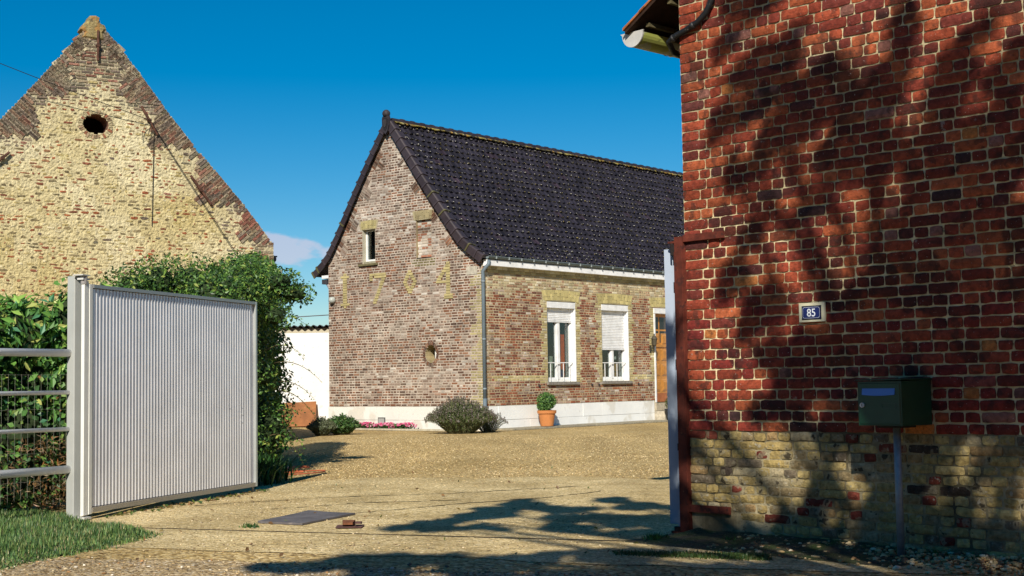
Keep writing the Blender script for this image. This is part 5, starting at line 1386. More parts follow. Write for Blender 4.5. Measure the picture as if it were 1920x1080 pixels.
m = MB(); m.box(GT, (-.09, .0), (-.06, .0), (2.035, 2.05), (.6, .6, .58)); m.tube([GT(-.05, -.02, 2.0), GT(-.05, -.02, 2.07)], .028, 12, (.3, .28, .27)); m.box(GT, (-.11, .0), (-.09, .01), (2.071, 2.079), (.6, .6, .58)); obj('top_hinge', m, M_white, pr)
m = MB(); m.box(GT, (-.10, .0), (-.08, .03), (.012, .03), (.6, .6, .58)); obj('foot_hinge', m, M_white, pr)
lf = thing('gate_leaf', 'grey gate leaf with vertical ribs, swung open beside the pale post', 'gate', (*GA, 0))
WG = (.74, .74, .70)
m = MB(); m.box(GT, (-.070, -.004), (-.030, -.002), (.04, 2.03), WG, ch=.004); m.box(GT, (-.002, .045), (-.045, .004), (.045, 2.005), WG, ch=.003); obj('hinge_stile', m, M_white, lf)
m = MB(); m.box(GT, (.046, gl_), (-.045, .012), (1.968, 2.005), (.36, .37, .37), ch=.004); m.box(GT, (.046, gl_), (-.045, .010), (.055, .105), (.40, .36, .31), ch=.004)
m.box(GT, (gl_ - .035, gl_ + .004), (-.045, .013), (.058, 2.003), (.52, .55, .54), ch=.004); obj('frame', m, M_galv, lf)
m = MB(); m.box(GT, (.047, gl_ - .036), (-.036, -.016), (.106, 1.967), (.62, .61, .68))
pt = .0505; n = int((gl_ - .09) / pt)
for i in range(n):
    a_ = .055 + i * pt
    m.add([GT(a_, -.0098, .108), GT(a_ + .006, -.002, .108), GT(a_ + .011, -.002, .108), GT(a_ + .0205, -.0065, .108), GT(a_, -.0098, 1.965), GT(a_ + .006, -.002, 1.965), GT(a_ + .011, -.002, 1.965), GT(a_ + .0205, -.0065, 1.965)], [(0, 1, 5, 4), (1, 2, 6, 5), (2, 3, 7, 6)], (.76, .76, .79))  # ribs paler than the flats: the sun's highlight put into the colour
    m.add([GT(a_ + .0206, -.0065, .108), GT(a_ + .035, -.0070, .108), GT(a_ + .0500, -.0095, .108), GT(a_ + .0206, -.0065, 1.965), GT(a_ + .035, -.0070, 1.965), GT(a_ + .0500, -.0095, 1.965)], [(0, 1, 4, 3), (1, 2, 5, 4)], mul((.64, .63, .71), 1 + .08 * nz3(i * .7, 1)))
obj('panel', m, M_galv, lf)
m = MB(); m.tube([GT(gl_ - .05, -.02, .055), GT(gl_ - .05, -.02, .008)], .014, 8, (.3, .3, .3)); obj('drop_bolt', m, M_galv, lf)
for (uu, zz) in ((gl_ * .80, .92), (gl_ * .885, .92), (gl_ * .895, .83), (gl_ * .89, .76)):
    m = MB(); m.tube([GT(uu, .0, zz), GT(uu, .0035, zz)], .006, 8, (.75, .75, .75)); obj('rivet', m, M_galv, lf)
# rail fence
FDv = (-.545, -.838); FE = frame((POST.x - .03, POST.y - .02), FDv, (-FDv[1], FDv[0]))
rfn = thing('rail_fence', 'four horizontal pale grey steel rails running left from the gate post', 'fence', (POST.x, POST.y, 0))
for (z_, r_) in ((1.415, .033), (1.08, .018), (.77, .018), (.43, .034)):
    m = MB(); m.tube([FE(-.02, 0, z_), FE(3.2, 0, z_ + .0)], r_, 20, (.86, .86, .84)); obj('rail', m, M_white, rfn, smooth=True)
m = MB(); m.box(FE, (3.2, 3.3), (-.05, .05), (-.05, 2.0), PW); obj('end_post', m, M_white, rfn)
# wire mesh fence in front of the hedge
wf = thing('wire_fence', 'thin wire mesh fence standing between the rails and the laurel hedge', 'fence', (-4.1, 12.5, 0))
WFF = frame((-3.75, 12.75), (-.62, -.785), (.785, -.62))
m = MB()
for i in range(40):
    u = i * .064; w_ = .03 * nz3(i, 3); m.tube([WFF(u, w_, .1), WFF(u + .02 * nz3(i, 9), w_ * .5, .6), WFF(u, 0, 1.245)], .0007, 4, (.36, .36, .30), cap=False)
for z_ in (.3, .55, .75, .93, 1.09, 1.24): m.tube([WFF(j * .25, .01 * nz3(j, z_ * 5), z_ + .012 * nz3(j * .7, z_ * 9)) for j in range(11)], .0007, 4, (.36, .36, .30), cap=False)
obj('wire_mesh', m, M_plain, wf)
m = MB(); m.tube([WFF(2.5, 0, -.1), WFF(2.5, 0, 1.3)], .02, 8, (.3, .3, .28)); obj('post', m, M_plain, wf)

# ------------------------------------------------------------------ hedges
def hedge_blobs(path, w, h, step, seed, hv=.12, base=.0):
    R = random.Random(seed); out = []
    for (a, b) in zip(path, path[1:]):
        n = max(1, int(math.dist(a[:2], b[:2]) / step))
        for i in range(n):
            t = i / n; x, y = a[0] + (b[0] - a[0]) * t, a[1] + (b[1] - a[1]) * t; H = a[2] + (b[2] - a[2]) * t
            zz = base + .3
            while zz < H:
                out.append((x + R.uniform(-.12, .12), y + R.uniform(-.12, .12), min(zz, H - .25), w * R.uniform(.8, 1.15), w * R.uniform(.8, 1.15), .42 * R.uniform(.8, 1.2))); zz += .45
            out.append((x, y, H - .28 + R.uniform(-hv, hv), w * .9, w * .9, .34))
    return out
LAU = [(.10, .25, .05), (.15, .32, .06), (.25, .41, .08), (.06, .16, .04), (.46, .50, .14), (.09, .27, .13)]
h1 = thing('hedge', 'glossy large-leaved laurel hedge behind the wire fence at the far left', 'hedge', (-4.5, 12.9, 0))
bl = [b_ for b_ in hedge_blobs([(-3.78, 13.35, 1.93), (-4.6, 12.6, 1.86), (-5.6, 11.2, 1.70), (-6.5, 9.9, 1.6)], .42, 0, .42, 3, .05)]
m = MB(); blob_leaves(m, [b_ for b_ in bl if b_[2] > .9], 12500, .112, LAU, [5, 5, 4, 5, 1.3, 2], 5, lo=.55, hi=1.06, aspect=.42, tilt=.55, droop=.3); obj('laurel_leaves', m, M_leaf, h1, kind='stuff')
m = MB(); blob_leaves(m, [b_ for b_ in bl if b_[2] <= 1.25], 17000, .062, [(.08, .20, .05), (.13, .27, .06), (.20, .30, .07), (.05, .12, .04), (.30, .17, .07), (.05, .16, .08)], [5, 5, 3, 4, .8, 2], 6, lo=.7, hi=1.08, aspect=.75, tilt=.5, zmin=.05); obj('ivy_leaves', m, M_leaf, h1, kind='stuff')
m = MB(); blob_leaves(m, [(-4.35, 12.45, .35, .5, .35, .35), (-3.95, 12.85, .28, .2, .2, .28), (-5.0, 11.7, .3, .4, .4, .3)], 3200, .06, [(.20, .12, .06), (.28, .20, .10), (.13, .09, .05), (.32, .15, .05)], [4, 3, 4, 1], 8, lo=.6, aspect=.22, tilt=1.0, zmin=.03); obj('dead_leaves', m, M_leaf, h1, kind='stuff')
m = MB(); core(m, bl, .68, (.03, .045, .02), 2, 0); obj('branches_and_dark_core', m, M_matte, h1)  # dark core lumps, no real branches: the hedge's inner shade as colour
PRV = [(.06, .14, .03), (.10, .21, .04), (.18, .30, .05), (.03, .075, .022), (.34, .40, .09)]
PW_ = [5, 5, 3.2, 5, .9]
h2 = thing('hedge', 'tall leafy hedge behind the open gate leaf, with a long spray reaching right', 'hedge', (-3.4, 17.5, 0))
bl = hedge_blobs([(-3.48, 15.9, 2.45), (-3.44, 17.5, 2.62), (-3.78, 19.8, 2.85), (-4.15, 22.8, 3.15)], .38, 0, .5, 9, .08)
bl += hedge_blobs([(-3.9, 19.3, 2.80), (-4.9, 18.9, 2.82), (-5.25, 18.6, 2.62), (-5.6, 18.2, 2.15), (-6.2, 17.6, 1.7), (-7.0, 16.6, 1.6)], .45, 0, .5, 10, .1)
bl += [(-3.0, 17.6, 2.42, .3, .4, .22), (-2.82, 17.7, 2.28, .28, .3, .15), (-3.0, 17.3, 1.98, .24, .3, .18), (-3.05, 17.2, .55, .30, .4, .35), (-3.2, 16.6, .35, .26, .4, .32), (-3.08, 17.0, 1.25, .16, .25, .22)]
m = MB(); vis = [b_ for b_ in bl if b_[1] < 19.6]; far_ = [b_ for b_ in bl if b_[1] >= 19.6]
blob_leaves(m, vis, 60000, .060, PRV, PW_, 15, lo=.62, hi=1.10, aspect=.5, tilt=.75, zmin=.03)
blob_leaves(m, far_, 16000, .085, PRV, PW_, 16, lo=.7, hi=1.08, aspect=.5, tilt=.7, zmin=.03)
obj('leaves', m, M_leaf, h2, kind='stuff')
# sprays: thin stems with leaves along them
def spray(mb, mbl, A_, B_, bend, n, size, seed, pal=PRV, w=PW_):
    rng = np.random.default_rng(seed); A_, B_ = Vector(A_), Vector(B_); P = []
    for i in range(9):
        t = i / 8; p = A_.lerp(B_, t) + Vector(bend) * (4 * t * (1 - t)); P.append(p)
    mb.tube(P, [.007 * (1 - .75 * i / 8) for i in range(9)], 5, (.10, .08, .04))
    pts = []; nn = []
    for i in range(n):
        t = .12 + .88 * (i + .5) / n * 8 / 8; k_ = min(7, int(t * 8)); p = P[k_].lerp(P[k_ + 1], t * 8 - k_)
        off = rng.normal(size=3) * size * .55; pts.append((p.x + off[0], p.y + off[1], p.z + off[2])); nn.append(rng.normal(size=3) + np.array([0, -.4, .8]))
    leaves(mbl, np.array(pts), np.array(nn), size, pick_cols(rng, n, pal, w), rng, aspect=.45)
ms_, ml_ = MB(), MB()
for i, (a_, b_, be, n, sz) in enumerate([((-3.0, 17.6, 2.3), (-2.64, 18.0, 2.42), (0, 0, .03), 90, .05), ((-3.0, 17.6, 2.35), (-2.72, 17.8, 2.28), (0, 0, .04), 80, .05), ((-3.0, 17.7, 2.4), (-2.85, 18.0, 2.58), (0, 0, .02), 60, .05),
     ((-3.1, 17.2, 1.55), (-2.66, 17.6, 1.45), (0, 0, .12), 34, .035), ((-3.0, 17.3, 1.40), (-2.48, 17.8, 1.15), (0, 0, .10), 26, .03), ((-3.0, 17.2, 1.15), (-2.55, 17.7, .92), (0, 0, .10), 40, .035), ((-2.95, 17.2, 1.05), (-2.50, 17.7, .62), (0, 0, .12), 34, .035),
     ((-3.0, 17.1, .55), (-2.62, 17.3, .32), (0, 0, .10), 40, .05), ((-3.0, 16.9, .5), (-2.60, 17.0, .15), (0, 0, .14), 40, .05), ((-2.95, 17.2, .8), (-2.70, 17.5, .75), (0, 0, .04), 46, .045), ((-3.1, 17.4, 2.1), (-2.62, 17.6, 1.86), (0, 0, .05), 50, .045),
     ((-2.98, 17.2, .5), (-2.76, 17.1, .70), (0, 0, 0), 30, .05)]):
    spray(ms_, ml_, a_, b_, be, n, sz, 100 + i)
obj('sprays', ml_, M_leaf, h2, kind='stuff'); 
for tr_ in ((-3.30, 17.3), (-3.55, 18.6), (-4.3, 18.9), (-5.3, 18.4), (-3.9, 20.8)):
    mt_ = MB(); mt_.tube([(tr_[0], tr_[1], 0), (tr_[0] + .05, tr_[1] + .02, 1.0), (tr_[0] - .03, tr_[1], 2.0)], [.05, .04, .02], 8, (.09, .07, .045)); obj('stem', mt_, M_matte, h2)
obj('branches_and_dark_core', ms_, M_matte, h2)
m = MB(); core(m, bl, .55, (.028, .045, .018), 4, 0); obj('dark_core', m, M_matte, h2, kind='stuff')  # solid dark lumps that block light, with inner shade in their colour
# leafy clump at the hedge foot
def area_foot(rng, n):
    c = rng.normal(0, 1, (n, 2)) * np.array([.13, .35]) + np.array([-2.98, 15.9]); return np.hstack([c, np.ones((n, 1))])
grass('undergrowth', 'dark strappy leaves at the hedge foot beside the end of the open gate leaf', area_foot, 1200, .28, [(.03, .09, .02), (.05, .13, .03), (.02, .05, .015)], [3, 2, 2], 41, .011, 1.3)

# ------------------------------------------------------------------ small bushes, flowers, pots
def bush_stems(name, label, c, rx, ry, h, n, pal, wts, seed, tips=None, leaf=.035, lean=1.0, asp=.3, nl=12, cat='bush', r=.004):
    rng = np.random.default_rng(seed); root = thing(name, label, cat, c); ms = MB(); ml = MB(); P_ = []; N_ = []; C_ = []; TP = []; TC = []
    palA = np.array(pal); w = np.array(wts) / sum(wts)
    for i in range(n):
        a = rng.uniform(0, 6.283); q = rng.random() ** .5
        b0 = Vector((c[0] + math.cos(a) * rx * .35 * q, c[1] + math.sin(a) * ry * .35 * q, 0)); hh = h * (1 - .55 * q * q) * rng.uniform(.8, 1.1)
        t0 = Vector((c[0] + math.cos(a) * rx * q * lean, c[1] + math.sin(a) * ry * q * lean, hh))
        mid = b0.lerp(t0, .55) + Vector((0, 0, .10 * h))
        ms.tube([b0, mid, t0], [r, r * .8, r * .5], 3, (.13, .13, .07), cap=False)
        for j in range(nl):
            t = .15 + .85 * j / nl; p = b0.lerp(mid, t * 2) if t < .5 else mid.lerp(t0, t * 2 - 1)
            P_.append((p.x + rng.normal() * .012, p.y + rng.normal() * .012, max(.01, p.z))); N_.append(rng.normal(size=3) + np.array([math.cos(a) * .5, math.sin(a) * .5, .2]))
            C_.append(palA[rng.choice(len(pal), p=w)] * rng.uniform(.75, 1.25))
        if tips is not None and rng.random() < tips[1]:
            for j in range(3): TP.append((t0.x, t0.y, t0.z - .02 * j)); TC.append(np.array(tips[0]) * rng.uniform(.7, 1.2))
    leaves(ml, np.array(P_), np.array(N_), leaf, np.array(C_), rng, aspect=asp)
    if TP: leaves(ml, np.array(TP), rng.normal(size=(len(TP), 3)), leaf * .9, np.array(TC), rng, aspect=.5)
    obj('stems', ms, M_matte, root); obj('leaves', ml, M_leaf, root, kind='stuff'); return root
lav = (-1.15, 29.4, 0)
bush_stems('lavender_bush', 'large grey-green lavender bush in front of the downpipe corner', (-1.18, 30.55, 0), .78, .62, .76, 900, [(.14, .19, .065), (.19, .24, .09), (.08, .12, .04), (.25, .25, .14)], [4, 3, 4, 2], 51, tips=((.17, .14, .12), .7), leaf=.06, asp=.2, nl=14, lean=1.05)
bush_stems('lavender_bush', 'thin outlying lavender sprigs right of the large lavender bush', (-.58, 31.2, 0), .42, .35, .50, 150, [(.14, .17, .08), (.18, .20, .12)], [1, 1], 52, tips=((.20, .17, .16), .9), leaf=.05, asp=.2, nl=9, lean=1.1)
bush_stems('small_bush', 'rounded silvery bush in front of the leaning brown board', (-4.27, 30.6, 0), .36, .4, .42, 420, [(.15, .18, .10), (.20, .22, .14), (.10, .13, .06)], [3, 2, 3], 53, leaf=.045, asp=.35, nl=14)
bush_stems('small_bush', 'dark green leafy bush between the silvery bush and the pink flowers', (-3.88, 31.0, 0), .46, .4, .46, 380, [(.05, .12, .03), (.08, .17, .04), (.03, .08, .02), (.14, .22, .06)], [4, 3, 3, 1], 54, leaf=.06, asp=.55, nl=14)
# flower bed
fb = MB(); rng = np.random.default_rng(8); n = 2600
u = rng.uniform(2.15, 4.75, n); nn_ = rng.uniform(.10, .46, n); zz = rng.uniform(.03, .15, n)
P = np.array([tuple(GAB(a, b, c)) for a, b, c in zip(u, nn_, zz)]); leaves(fb, P, rng.normal(size=(n, 3)) + [0, 0, .5], .05, pick_cols(rng, n, [(.05, .13, .03), (.08, .16, .04)], [1, 1]), rng, aspect=.6)
fr_o = thing('flower_bed', 'row of low pink bedding flowers along the foot of the gable', 'flowers', tuple(GAB(3.4, .3, 0))); obj('leaves', fb, M_leaf, fr_o, kind='stuff')
ff = MB(); n = 1500; u = rng.uniform(2.1, 4.8, n); u = u + .06 * np.sin(u * 23); nn_ = rng.uniform(.10, .48, n); zz = rng.uniform(.09, .16, n) + .025 * np.sin(u * 9)
P = np.array([tuple(GAB(a, b, c)) for a, b, c in zip(u, nn_, zz)]); leaves(ff, P, rng.normal(size=(n, 3)) * .6 + [0, -.6, .6], .048, pick_cols(rng, n, [(.72, .12, .28), (.80, .25, .42), (.55, .05, .15), (.85, .45, .58)], [4, 3, 2, 1]), rng, aspect=.9)
obj('blossoms', ff, mat('petals', attr=True, var=.1, rough=.7, translucent=.3), fr_o, kind='stuff')
M_terra = mat('terracotta', attr=True, var=.12, vscale=8, rough=.7, spots=[((.30, .16, .08), 12, .70, .4)])
PC_ = tuple(FAC(1.87, .36, .052))
pp = thing('plant_pot', 'terracotta pot with a rounded green box plant against the white plinth', 'potted plant', PC_)
m = MB(); m.lathe(PC_, [(.15, 0), (.155, .01), (.20, .29), (.205, .30), (.228, .305), (.235, .375), (.215, .378), (.205, .33), (.0, .32)], 28, (.52, .20, .065)); obj('pot', m, M_terra, pp, smooth=False)
m = MB(); m.lathe((PC_[0], PC_[1], PC_[2] + .33), [(.0, 0), (.195, .0), (.19, .018)], 20, (.04, .03, .02)); obj('soil', m, M_matte, pp)
m = MB(); c_ = [(PC_[0], PC_[1], PC_[2] + .60, .225, .225, .20), (PC_[0] - .05, PC_[1], PC_[2] + .48, .18, .2, .13)]; blob_leaves(m, c_, 2600, .045, [(.07, .17, .04), (.11, .24, .05), (.18, .32, .08), (.04, .10, .03)], [4, 3, 2, 2], 61, lo=.7, hi=1.08, aspect=.5, tilt=.8)
core(m, c_, .7, (.02, .04, .015), 3); obj('foliage', m, M_leaf, pp, kind='stuff')
PD_ = tuple(FAC(7.02, .52, .05))
p2 = thing('plant_pot', 'dark pot with a cone-shaped box shrub beside the doorstep', 'potted plant', PD_)
m = MB(); m.lathe(PD_, [(.14, 0), (.19, .24), (.21, .25), (.21, .29), (.0, .28)], 20, (.02, .022, .028)); obj('pot', m, M_plain, p2)
m = MB(); c_ = [(PD_[0], PD_[1], PD_[2] + .45, .19, .19, .2), (PD_[0], PD_[1], PD_[2] + .66, .13, .13, .18)]; blob_leaves(m, c_, 1800, .035, [(.09, .12, .03), (.14, .17, .04), (.06, .08, .02), (.2, .16, .06)], [4, 3, 3, 1], 62, lo=.7, aspect=.5, tilt=.8); core(m, c_, .7, (.03, .04, .015), 3); obj('foliage', m, M_leaf, p2, kind='stuff')

# ------------------------------------------------------------------ things lying in the gateway
m = MB(); cs = [(-2.09, 11.17), (-1.69, 10.93), (-1.36, 11.75), (-1.80, 12.05)]; 
R = random.Random(2); ed = []
for (p, q_) in zip(cs, cs[1:] + cs[:1]):
    for i in range(8):
        t = i / 8; ed.append((p[0] + (q_[0] - p[0]) * t + R.uniform(-.008, .008), p[1] + (q_[1] - p[1]) * t + R.uniform(-.01, .01)))
k = len(ed); cx, cy = sum(p[0] for p in ed) / k, sum(p[1] for p in ed) / k
V = [(x, y, .008) for x, y in ed] + [(x, y, .022 + .006 * nz3(x * 3, y * 3)) for x, y in ed] + [(cx, cy, .022)]
m.add(V, [(i, (i + 1) % k, k + (i + 1) % k, k + i) for i in range(k)] + [(k + i, k + (i + 1) % k, 2 * k) for i in range(k)], (.125, .115, .118))
o = obj('metal_plate', m, mat('dull_plate', attr=True, var=.3, vscale=5, rough=.7, bump=.3, bscale=50, spots=[((.26, .22, .20), 7, .62, .5)])); o['label'] = 'flat dark grey plate lying on the concrete in the gateway'; o['category'] = 'cover plate'
gs = thing('gate_stop', 'small rusty iron gate stop bolted to the ground beside the dark plate', 'gate stop', (-1.29, 10.72, 0))
m = MB(); f_ = lambda u, n, z: Vector((-1.29 + u, 10.72 - n, z))
m.box(f_, (-.10, .11), (-.09, .09), (.008, .018), (.12, .06, .05), ch=.004); obj('base_plate', m, M_rust, gs)
m = MB(); m.box(f_, (-.055, .045), (-.04, .04), (.018, .06), (.17, .065, .03), ch=.012); m.box(f_, (.046, .10), (-.02, .03), (.03, .05), (.10, .05, .045), ch=.006); obj('catch', m, M_rust, gs)
hs_ = thing('garden_hose', 'orange garden hose lying in loose loops by the hedge foot', 'hose', (-2.8, 17.3, 0))
m = MB(); P = [(-3.10, 17.1, .02), (-2.9, 16.95, .02), (-2.6, 17.15, .02), (-2.42, 17.45, .02), (-2.45, 17.6, .03), (-2.7, 17.5, .03), (-2.85, 17.7, .03), (-3.0, 18.2, .03), (-2.9, 18.6, .03), (-2.72, 18.3, .03), (-2.9, 17.9, .04), (-3.1, 17.5, .03), (-2.95, 17.3, .03), (-2.6, 17.32, .03)]
Q = []
for i in range(len(P) - 1):
    p0, p1, p2_, p3 = [Vector(P[max(0, min(len(P) - 1, j))]) for j in (i - 1, i, i + 1, i + 2)]
    for s_ in range(5):
        t = s_ / 5; Q.append(.5 * ((2 * p1) + (p2_ - p0) * t + (2 * p0 - 5 * p1 + 4 * p2_ - p3) * t * t + (3 * p1 - p0 - 3 * p2_ + p3) * t ** 3))
m.tube(Q, .008, 7, (.42, .11, .05)); obj('hose', m, M_plain, hs_)
def area_lv(rng, n):
    t = rng.random(n); x = -3.62 + .90 * t + rng.normal(.12, .06, n); y = 11.8 + 2.9 * t + rng.normal(-.02, .06, n); return np.stack([x, y], 1)
rng = np.random.default_rng(3); A_ = area_lv(rng, 150); m = MB(); leaves(m, np.hstack([A_, np.full((150, 1), .018)]), rng.normal(size=(150, 3)) * .5 + [0, 0, 1], .055, pick_cols(rng, 150, [(.10, .16, .03), (.22, .12, .05), (.06, .11, .03), (.26, .20, .07)]), rng, aspect=.6)
o = obj('fallen_leaves', m, M_leaf, kind='stuff'); o['label'] = 'fallen leaves along the bottom edge of the open grey gate leaf'; o['category'] = 'leaves'
rng = np.random.default_rng(33); A_ = np.stack([rng.uniform(-2.8, 2.4, 170), rng.uniform(8.6, 19, 170)], 1); A_ = A_[((A_[:, 0] - 1.243) * -.719 + (A_[:, 1] - 9.812) * -.695 > 0) | (A_[:, 0] < 1.0)]; k = len(A_); m = MB()
leaves(m, np.hstack([A_, np.full((k, 1), .02)]), rng.normal(size=(k, 3)) * .45 + [0, 0, 1], .042, pick_cols(rng, k, [(.24, .13, .05), (.16, .09, .04), (.30, .22, .08), (.12, .14, .04)]), rng, aspect=.6)
o = obj('fallen_leaves', m, M_leaf, kind='stuff'); o['label'] = 'dry brown leaves blown here and there over the gateway'; o['category'] = 'leaves'
def area_w(rng, n): return np.hstack([rng.normal(0, .03, (n, 2)) * [1.2, 1] + [-2.07, 10.86], np.ones((n, 1))])
grass('undergrowth', 'tiny green weed in the concrete left of the dark plate', area_w, 70, .04, [(.03, .09, .02), (.06, .14, .03)], [1, 1], 43, .005, 1.0)
SHADE_W =  [(0.6, 3.61, 0.134, 10.5), (0.81, 3.28, 0.143, 11.7), (0.56, 3.02, 0.134, 11.0), (0.34, 2.9, 0.086, 11.9), (0.93, 2.91, 0.149, 12.0), (1.27, 3.05, 0.181, 9.8), (1.45, 2.74, 0.178, 9.6), (1.66, 2.95, 0.14, 12.8), (1.82, 3.29, 0.087, 10.5), (1.56, 2.52, 0.113, 10.4), (0.66, 2.64, 0.084, 13.5), (0.47, 2.51, 0.077, 11.4), (2.13, 2.9, 0.118, 12.8), (2.36, 2.6, 0.149, 11.4), (2.14, 2.41, 0.151, 12.1), (2.51, 2.96, 0.098, 10.1), (1.89, 2.34, 0.103, 12.0), (2.31, 2.23, 0.133, 13.0), (1.77, 2.05, 0.104, 11.6), (1.99, 1.97, 0.119, 12.5), (2.26, 1.84, 0.167, 12.2), (2.47, 1.99, 0.115, 9.8), (0.59, 2.09, 0.099, 12.5), (0.49, 1.88, 0.116, 11.9), (0.67, 1.65, 0.122, 10.7), (0.52, 1.43, 0.069, 9.6), (0.99, 2.2, 0.052, 13.0), (1.37, 1.61, 0.093, 11.4), (1.61, 1.73, 0.113, 12.4), (1.83, 1.65, 0.138, 13.0), (2.04, 1.47, 0.153, 12.4), (2.28, 1.43, 0.126, 13.2), (2.45, 1.55, 0.115, 11.1), (1.28, 1.4, 0.101, 12.7), (1.52, 1.33, 0.149, 11.3), (1.78, 1.29, 0.174, 13.2), (2.06, 1.18, 0.17, 13.0), (2.33, 1.14, 0.132, 9.9), (0.74, 1.26, 0.068, 10.0), (0.95, 1.17, 0.13, 10.4), (1.19, 1.06, 0.146, 13.4), (1.46, 0.99, 0.16, 11.2), (1.73, 0.92, 0.174, 12.0), (2.01, 0.89, 0.153, 10.7), (2.25, 0.92, 0.1, 11.5), (0.68, 0.92, 0.083, 11.0), (1.18, 0.75, 0.128, 10.9), (1.67, 0.56, 0.105, 11.8), (2.42, 0.92, 0.131, 11.8), (2.19, 1.05, 0.134, 13.1), (0.94, 0.99, 0.126, 12.2), (1.89, 1.41, 0.138, 13.2), (2.37, 1.27, 0.112, 12.9), (1.79, 2.45, 0.09, 13.5), (1.98, 2.66, 0.089, 12.2), (2.48, 2.36, 0.118, 10.2), (2.25, 3.18, 0.087, 12.9), (1.49, 0.69, 0.16, 13.4), (1.79, 0.66, 0.156, 13.1), (2.41, 0.64, 0.132, 11.8), (1.7, 0.39, 0.14, 12.4), (1.47, 0.25, 0.089, 10.3), (1.92, 0.28, 0.12, 12.8), (0.91, 0.11, 0.131, 11.8), (1.15, 0.06, 0.095, 10.6), (1.5, -0.01, 0.142, 9.8), (2.22, 0.14, 0.117, 12.9), (2.04, -0.04, 0.136, 13.5), (2.38, -0.01, 0.132, 9.9), (0.61, -0.05, 0.153, 12.7)]
SHADE_G =  [(-0.7, 10.84, 0.253, 11.7), (-0.46, 11.22, 0.218, 11.0), (-0.17, 11.86, 0.23, 11.4), (-0.03, 12.62, 0.196, 12.8), (0.21, 12.3, 0.215, 13.1), (0.43, 12.01, 0.224, 10.6), (0.57, 10.45, 0.17, 12.3), (0.82, 11.02, 0.205, 10.6), (-0.27, 10.58, 0.148, 12.7), (0.9, 12.73, 0.198, 11.5), (1.11, 12.14, 0.207, 13.1), (1.09, 10.56, 0.181, 13.4), (0.81, 9.94, 0.17, 12.0), (0.37, 10.48, 0.163, 13.5), (0.11, 8.63, 0.168, 11.4), (-0.35, 8.39, 0.163, 10.7), (0.48, 8.85, 0.172, 12.3), (0.62, 11.27, 0.263, 10.6), (0.99, 10.99, 0.256, 11.1), (1.23, 12.12, 0.188, 11.7), (0.94, 10.03, 0.195, 12.3), (0.33, 10.49, 0.183, 11.0), (-1.32, 8.43, 0.229, 10.6), (-1.06, 8.65, 0.235, 13.1), (-0.77, 8.74, 0.153, 11.4), (-0.5, 8.84, 0.206, 13.4), (-0.23, 8.62, 0.151, 13.2), (0.04, 8.51, 0.198, 11.6), (0.57, 8.58, 0.2, 11.9), (0.85, 8.8, 0.171, 12.1), (-0.83, 8.08, 0.22, 12.4), (-0.21, 8.0, 0.218, 12.3), (0.4, 7.93, 0.247, 12.2), (0.87, 8.06, 0.25, 12.4), (1.21, 8.25, 0.192, 13.3), (1.48, 7.99, 0.186, 12.0)]
NLEAF = 95000
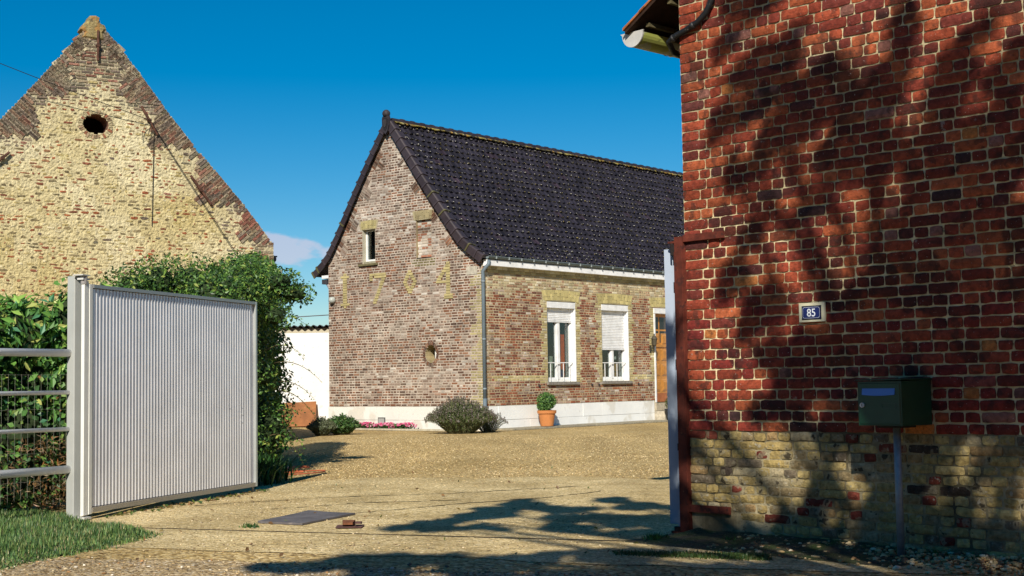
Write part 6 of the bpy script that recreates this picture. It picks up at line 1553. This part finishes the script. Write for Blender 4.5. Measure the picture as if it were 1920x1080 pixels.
# ------------------------------------------------------------------ trees behind the viewer, whose shade falls on the wall and the gateway
def shade_tree(name, label, trunk, lumps, seed, nleaf, size=.095):
    R = random.Random(seed); root = thing(name, label, 'tree', (*trunk[0][:2], 0)); m = MB()
    P = [Vector(p) for p in trunk]; m.tube(P, [.26 * (1 - .6 * i / (len(P) - 1)) for i in range(len(P))], 12, (.12, .09, .06))
    for l in lumps:
        c = Vector(l[:3]); i = min(range(len(P)), key=lambda j: (P[j] - c).length if P[j].z < c.z + .3 and j > 0 else 99)
        a = P[i]; mid = a.lerp(c, .5) + Vector((R.uniform(-.2, .2), R.uniform(-.2, .2), .15))
        m.tube([a, mid, c], [.045, .03, .012], 6, (.12, .09, .06))
        for _ in range(3):
            e = c + Vector((R.uniform(-1, 1) * l[3], R.uniform(-1, 1) * l[4], R.uniform(-1, 1) * l[5])) * .9; m.tube([mid, mid.lerp(e, .6), e], [.014, .010, .004], 4, (.12, .09, .06))
    obj('trunk', m, M_matte, root); m = MB(); rng = np.random.default_rng(seed)
    LC = np.array([l[:3] for l in lumps]); LR = np.array([l[3:6] for l in lumps]); w = (LR[:, 0] ** 2); w = w / w.sum(); k_ = rng.choice(len(lumps), nleaf, p=w)
    sub_ = rng.normal(size=(len(lumps), 5, 3)) * .50; j_ = rng.integers(0, 5, nleaf)
    PP = LC[k_] + (sub_[k_, j_] + rng.normal(size=(nleaf, 3)) * .26) * LR[k_]
    leaves(m, PP, rng.normal(size=(nleaf, 3)), size, pick_cols(rng, nleaf, PRV, PW_), rng, aspect=.6); obj('crown', m, M_leaf, root, kind='stuff')
def on_wall(u, z, dist): p = WAL(u, 0, z); return p + to_sun * dist
def on_ground(x, y, dist): return Vector((x, y, 0)) + to_sun * dist
SH = []
# (u along wall, height, radius): clumps whose shade lands there
for (u, z, r, d) in SHADE_W: p = on_wall(u, z, d); r = r * 1.14; SH.append((p.x, p.y, p.z, r, r, r * .85))
for (x, y, r, d) in SHADE_G: p = on_ground(x, y, d); SH.append((p.x, p.y, p.z, r, r, r * .8))
shade_tree('tree', 'broad leafy tree behind the viewpoint that shades the brick wall', [(2.2, -3.5, 0), (2.0, -3.3, 2.0), (1.7, -3.0, 4.2), (1.3, -2.8, 6.2), (1.0, -2.6, 8.2)], SH, 71, NLEAF)

# unseen tree belt behind the viewpoint, added to cut sky light on the wall
tb = thing('sky_block_belt', 'unseen tree belt added behind the viewpoint to block sky light', 'light blocker', (0, -16, 0))
R = random.Random(9); bl = []
for i in range(70):
    x = -34 + i * 1.0; yb = -16 - abs(x) * -.25; bl.append((x, yb + R.uniform(-1, 1), R.uniform(1.5, 2.5), 1.6, 1.5, 2.4)); bl.append((x + .4, yb + R.uniform(-1, 1), R.uniform(5.4, 6.8), 1.5, 1.4, 2.6))
m = MB(); core(m, bl, .8, (.02, .035, .012), 5, 0); obj('dark_core', m, M_matte, tb, kind='stuff')  # solid dark lumps inside the added belt, to stop sky light
m = MB(); blob_leaves(m, bl, 14000, .30, PRV, PW_, 91, lo=.85, hi=1.1, aspect=.5, tilt=.8, zmin=.05); obj('leaves', m, M_leaf, tb, kind='stuff')
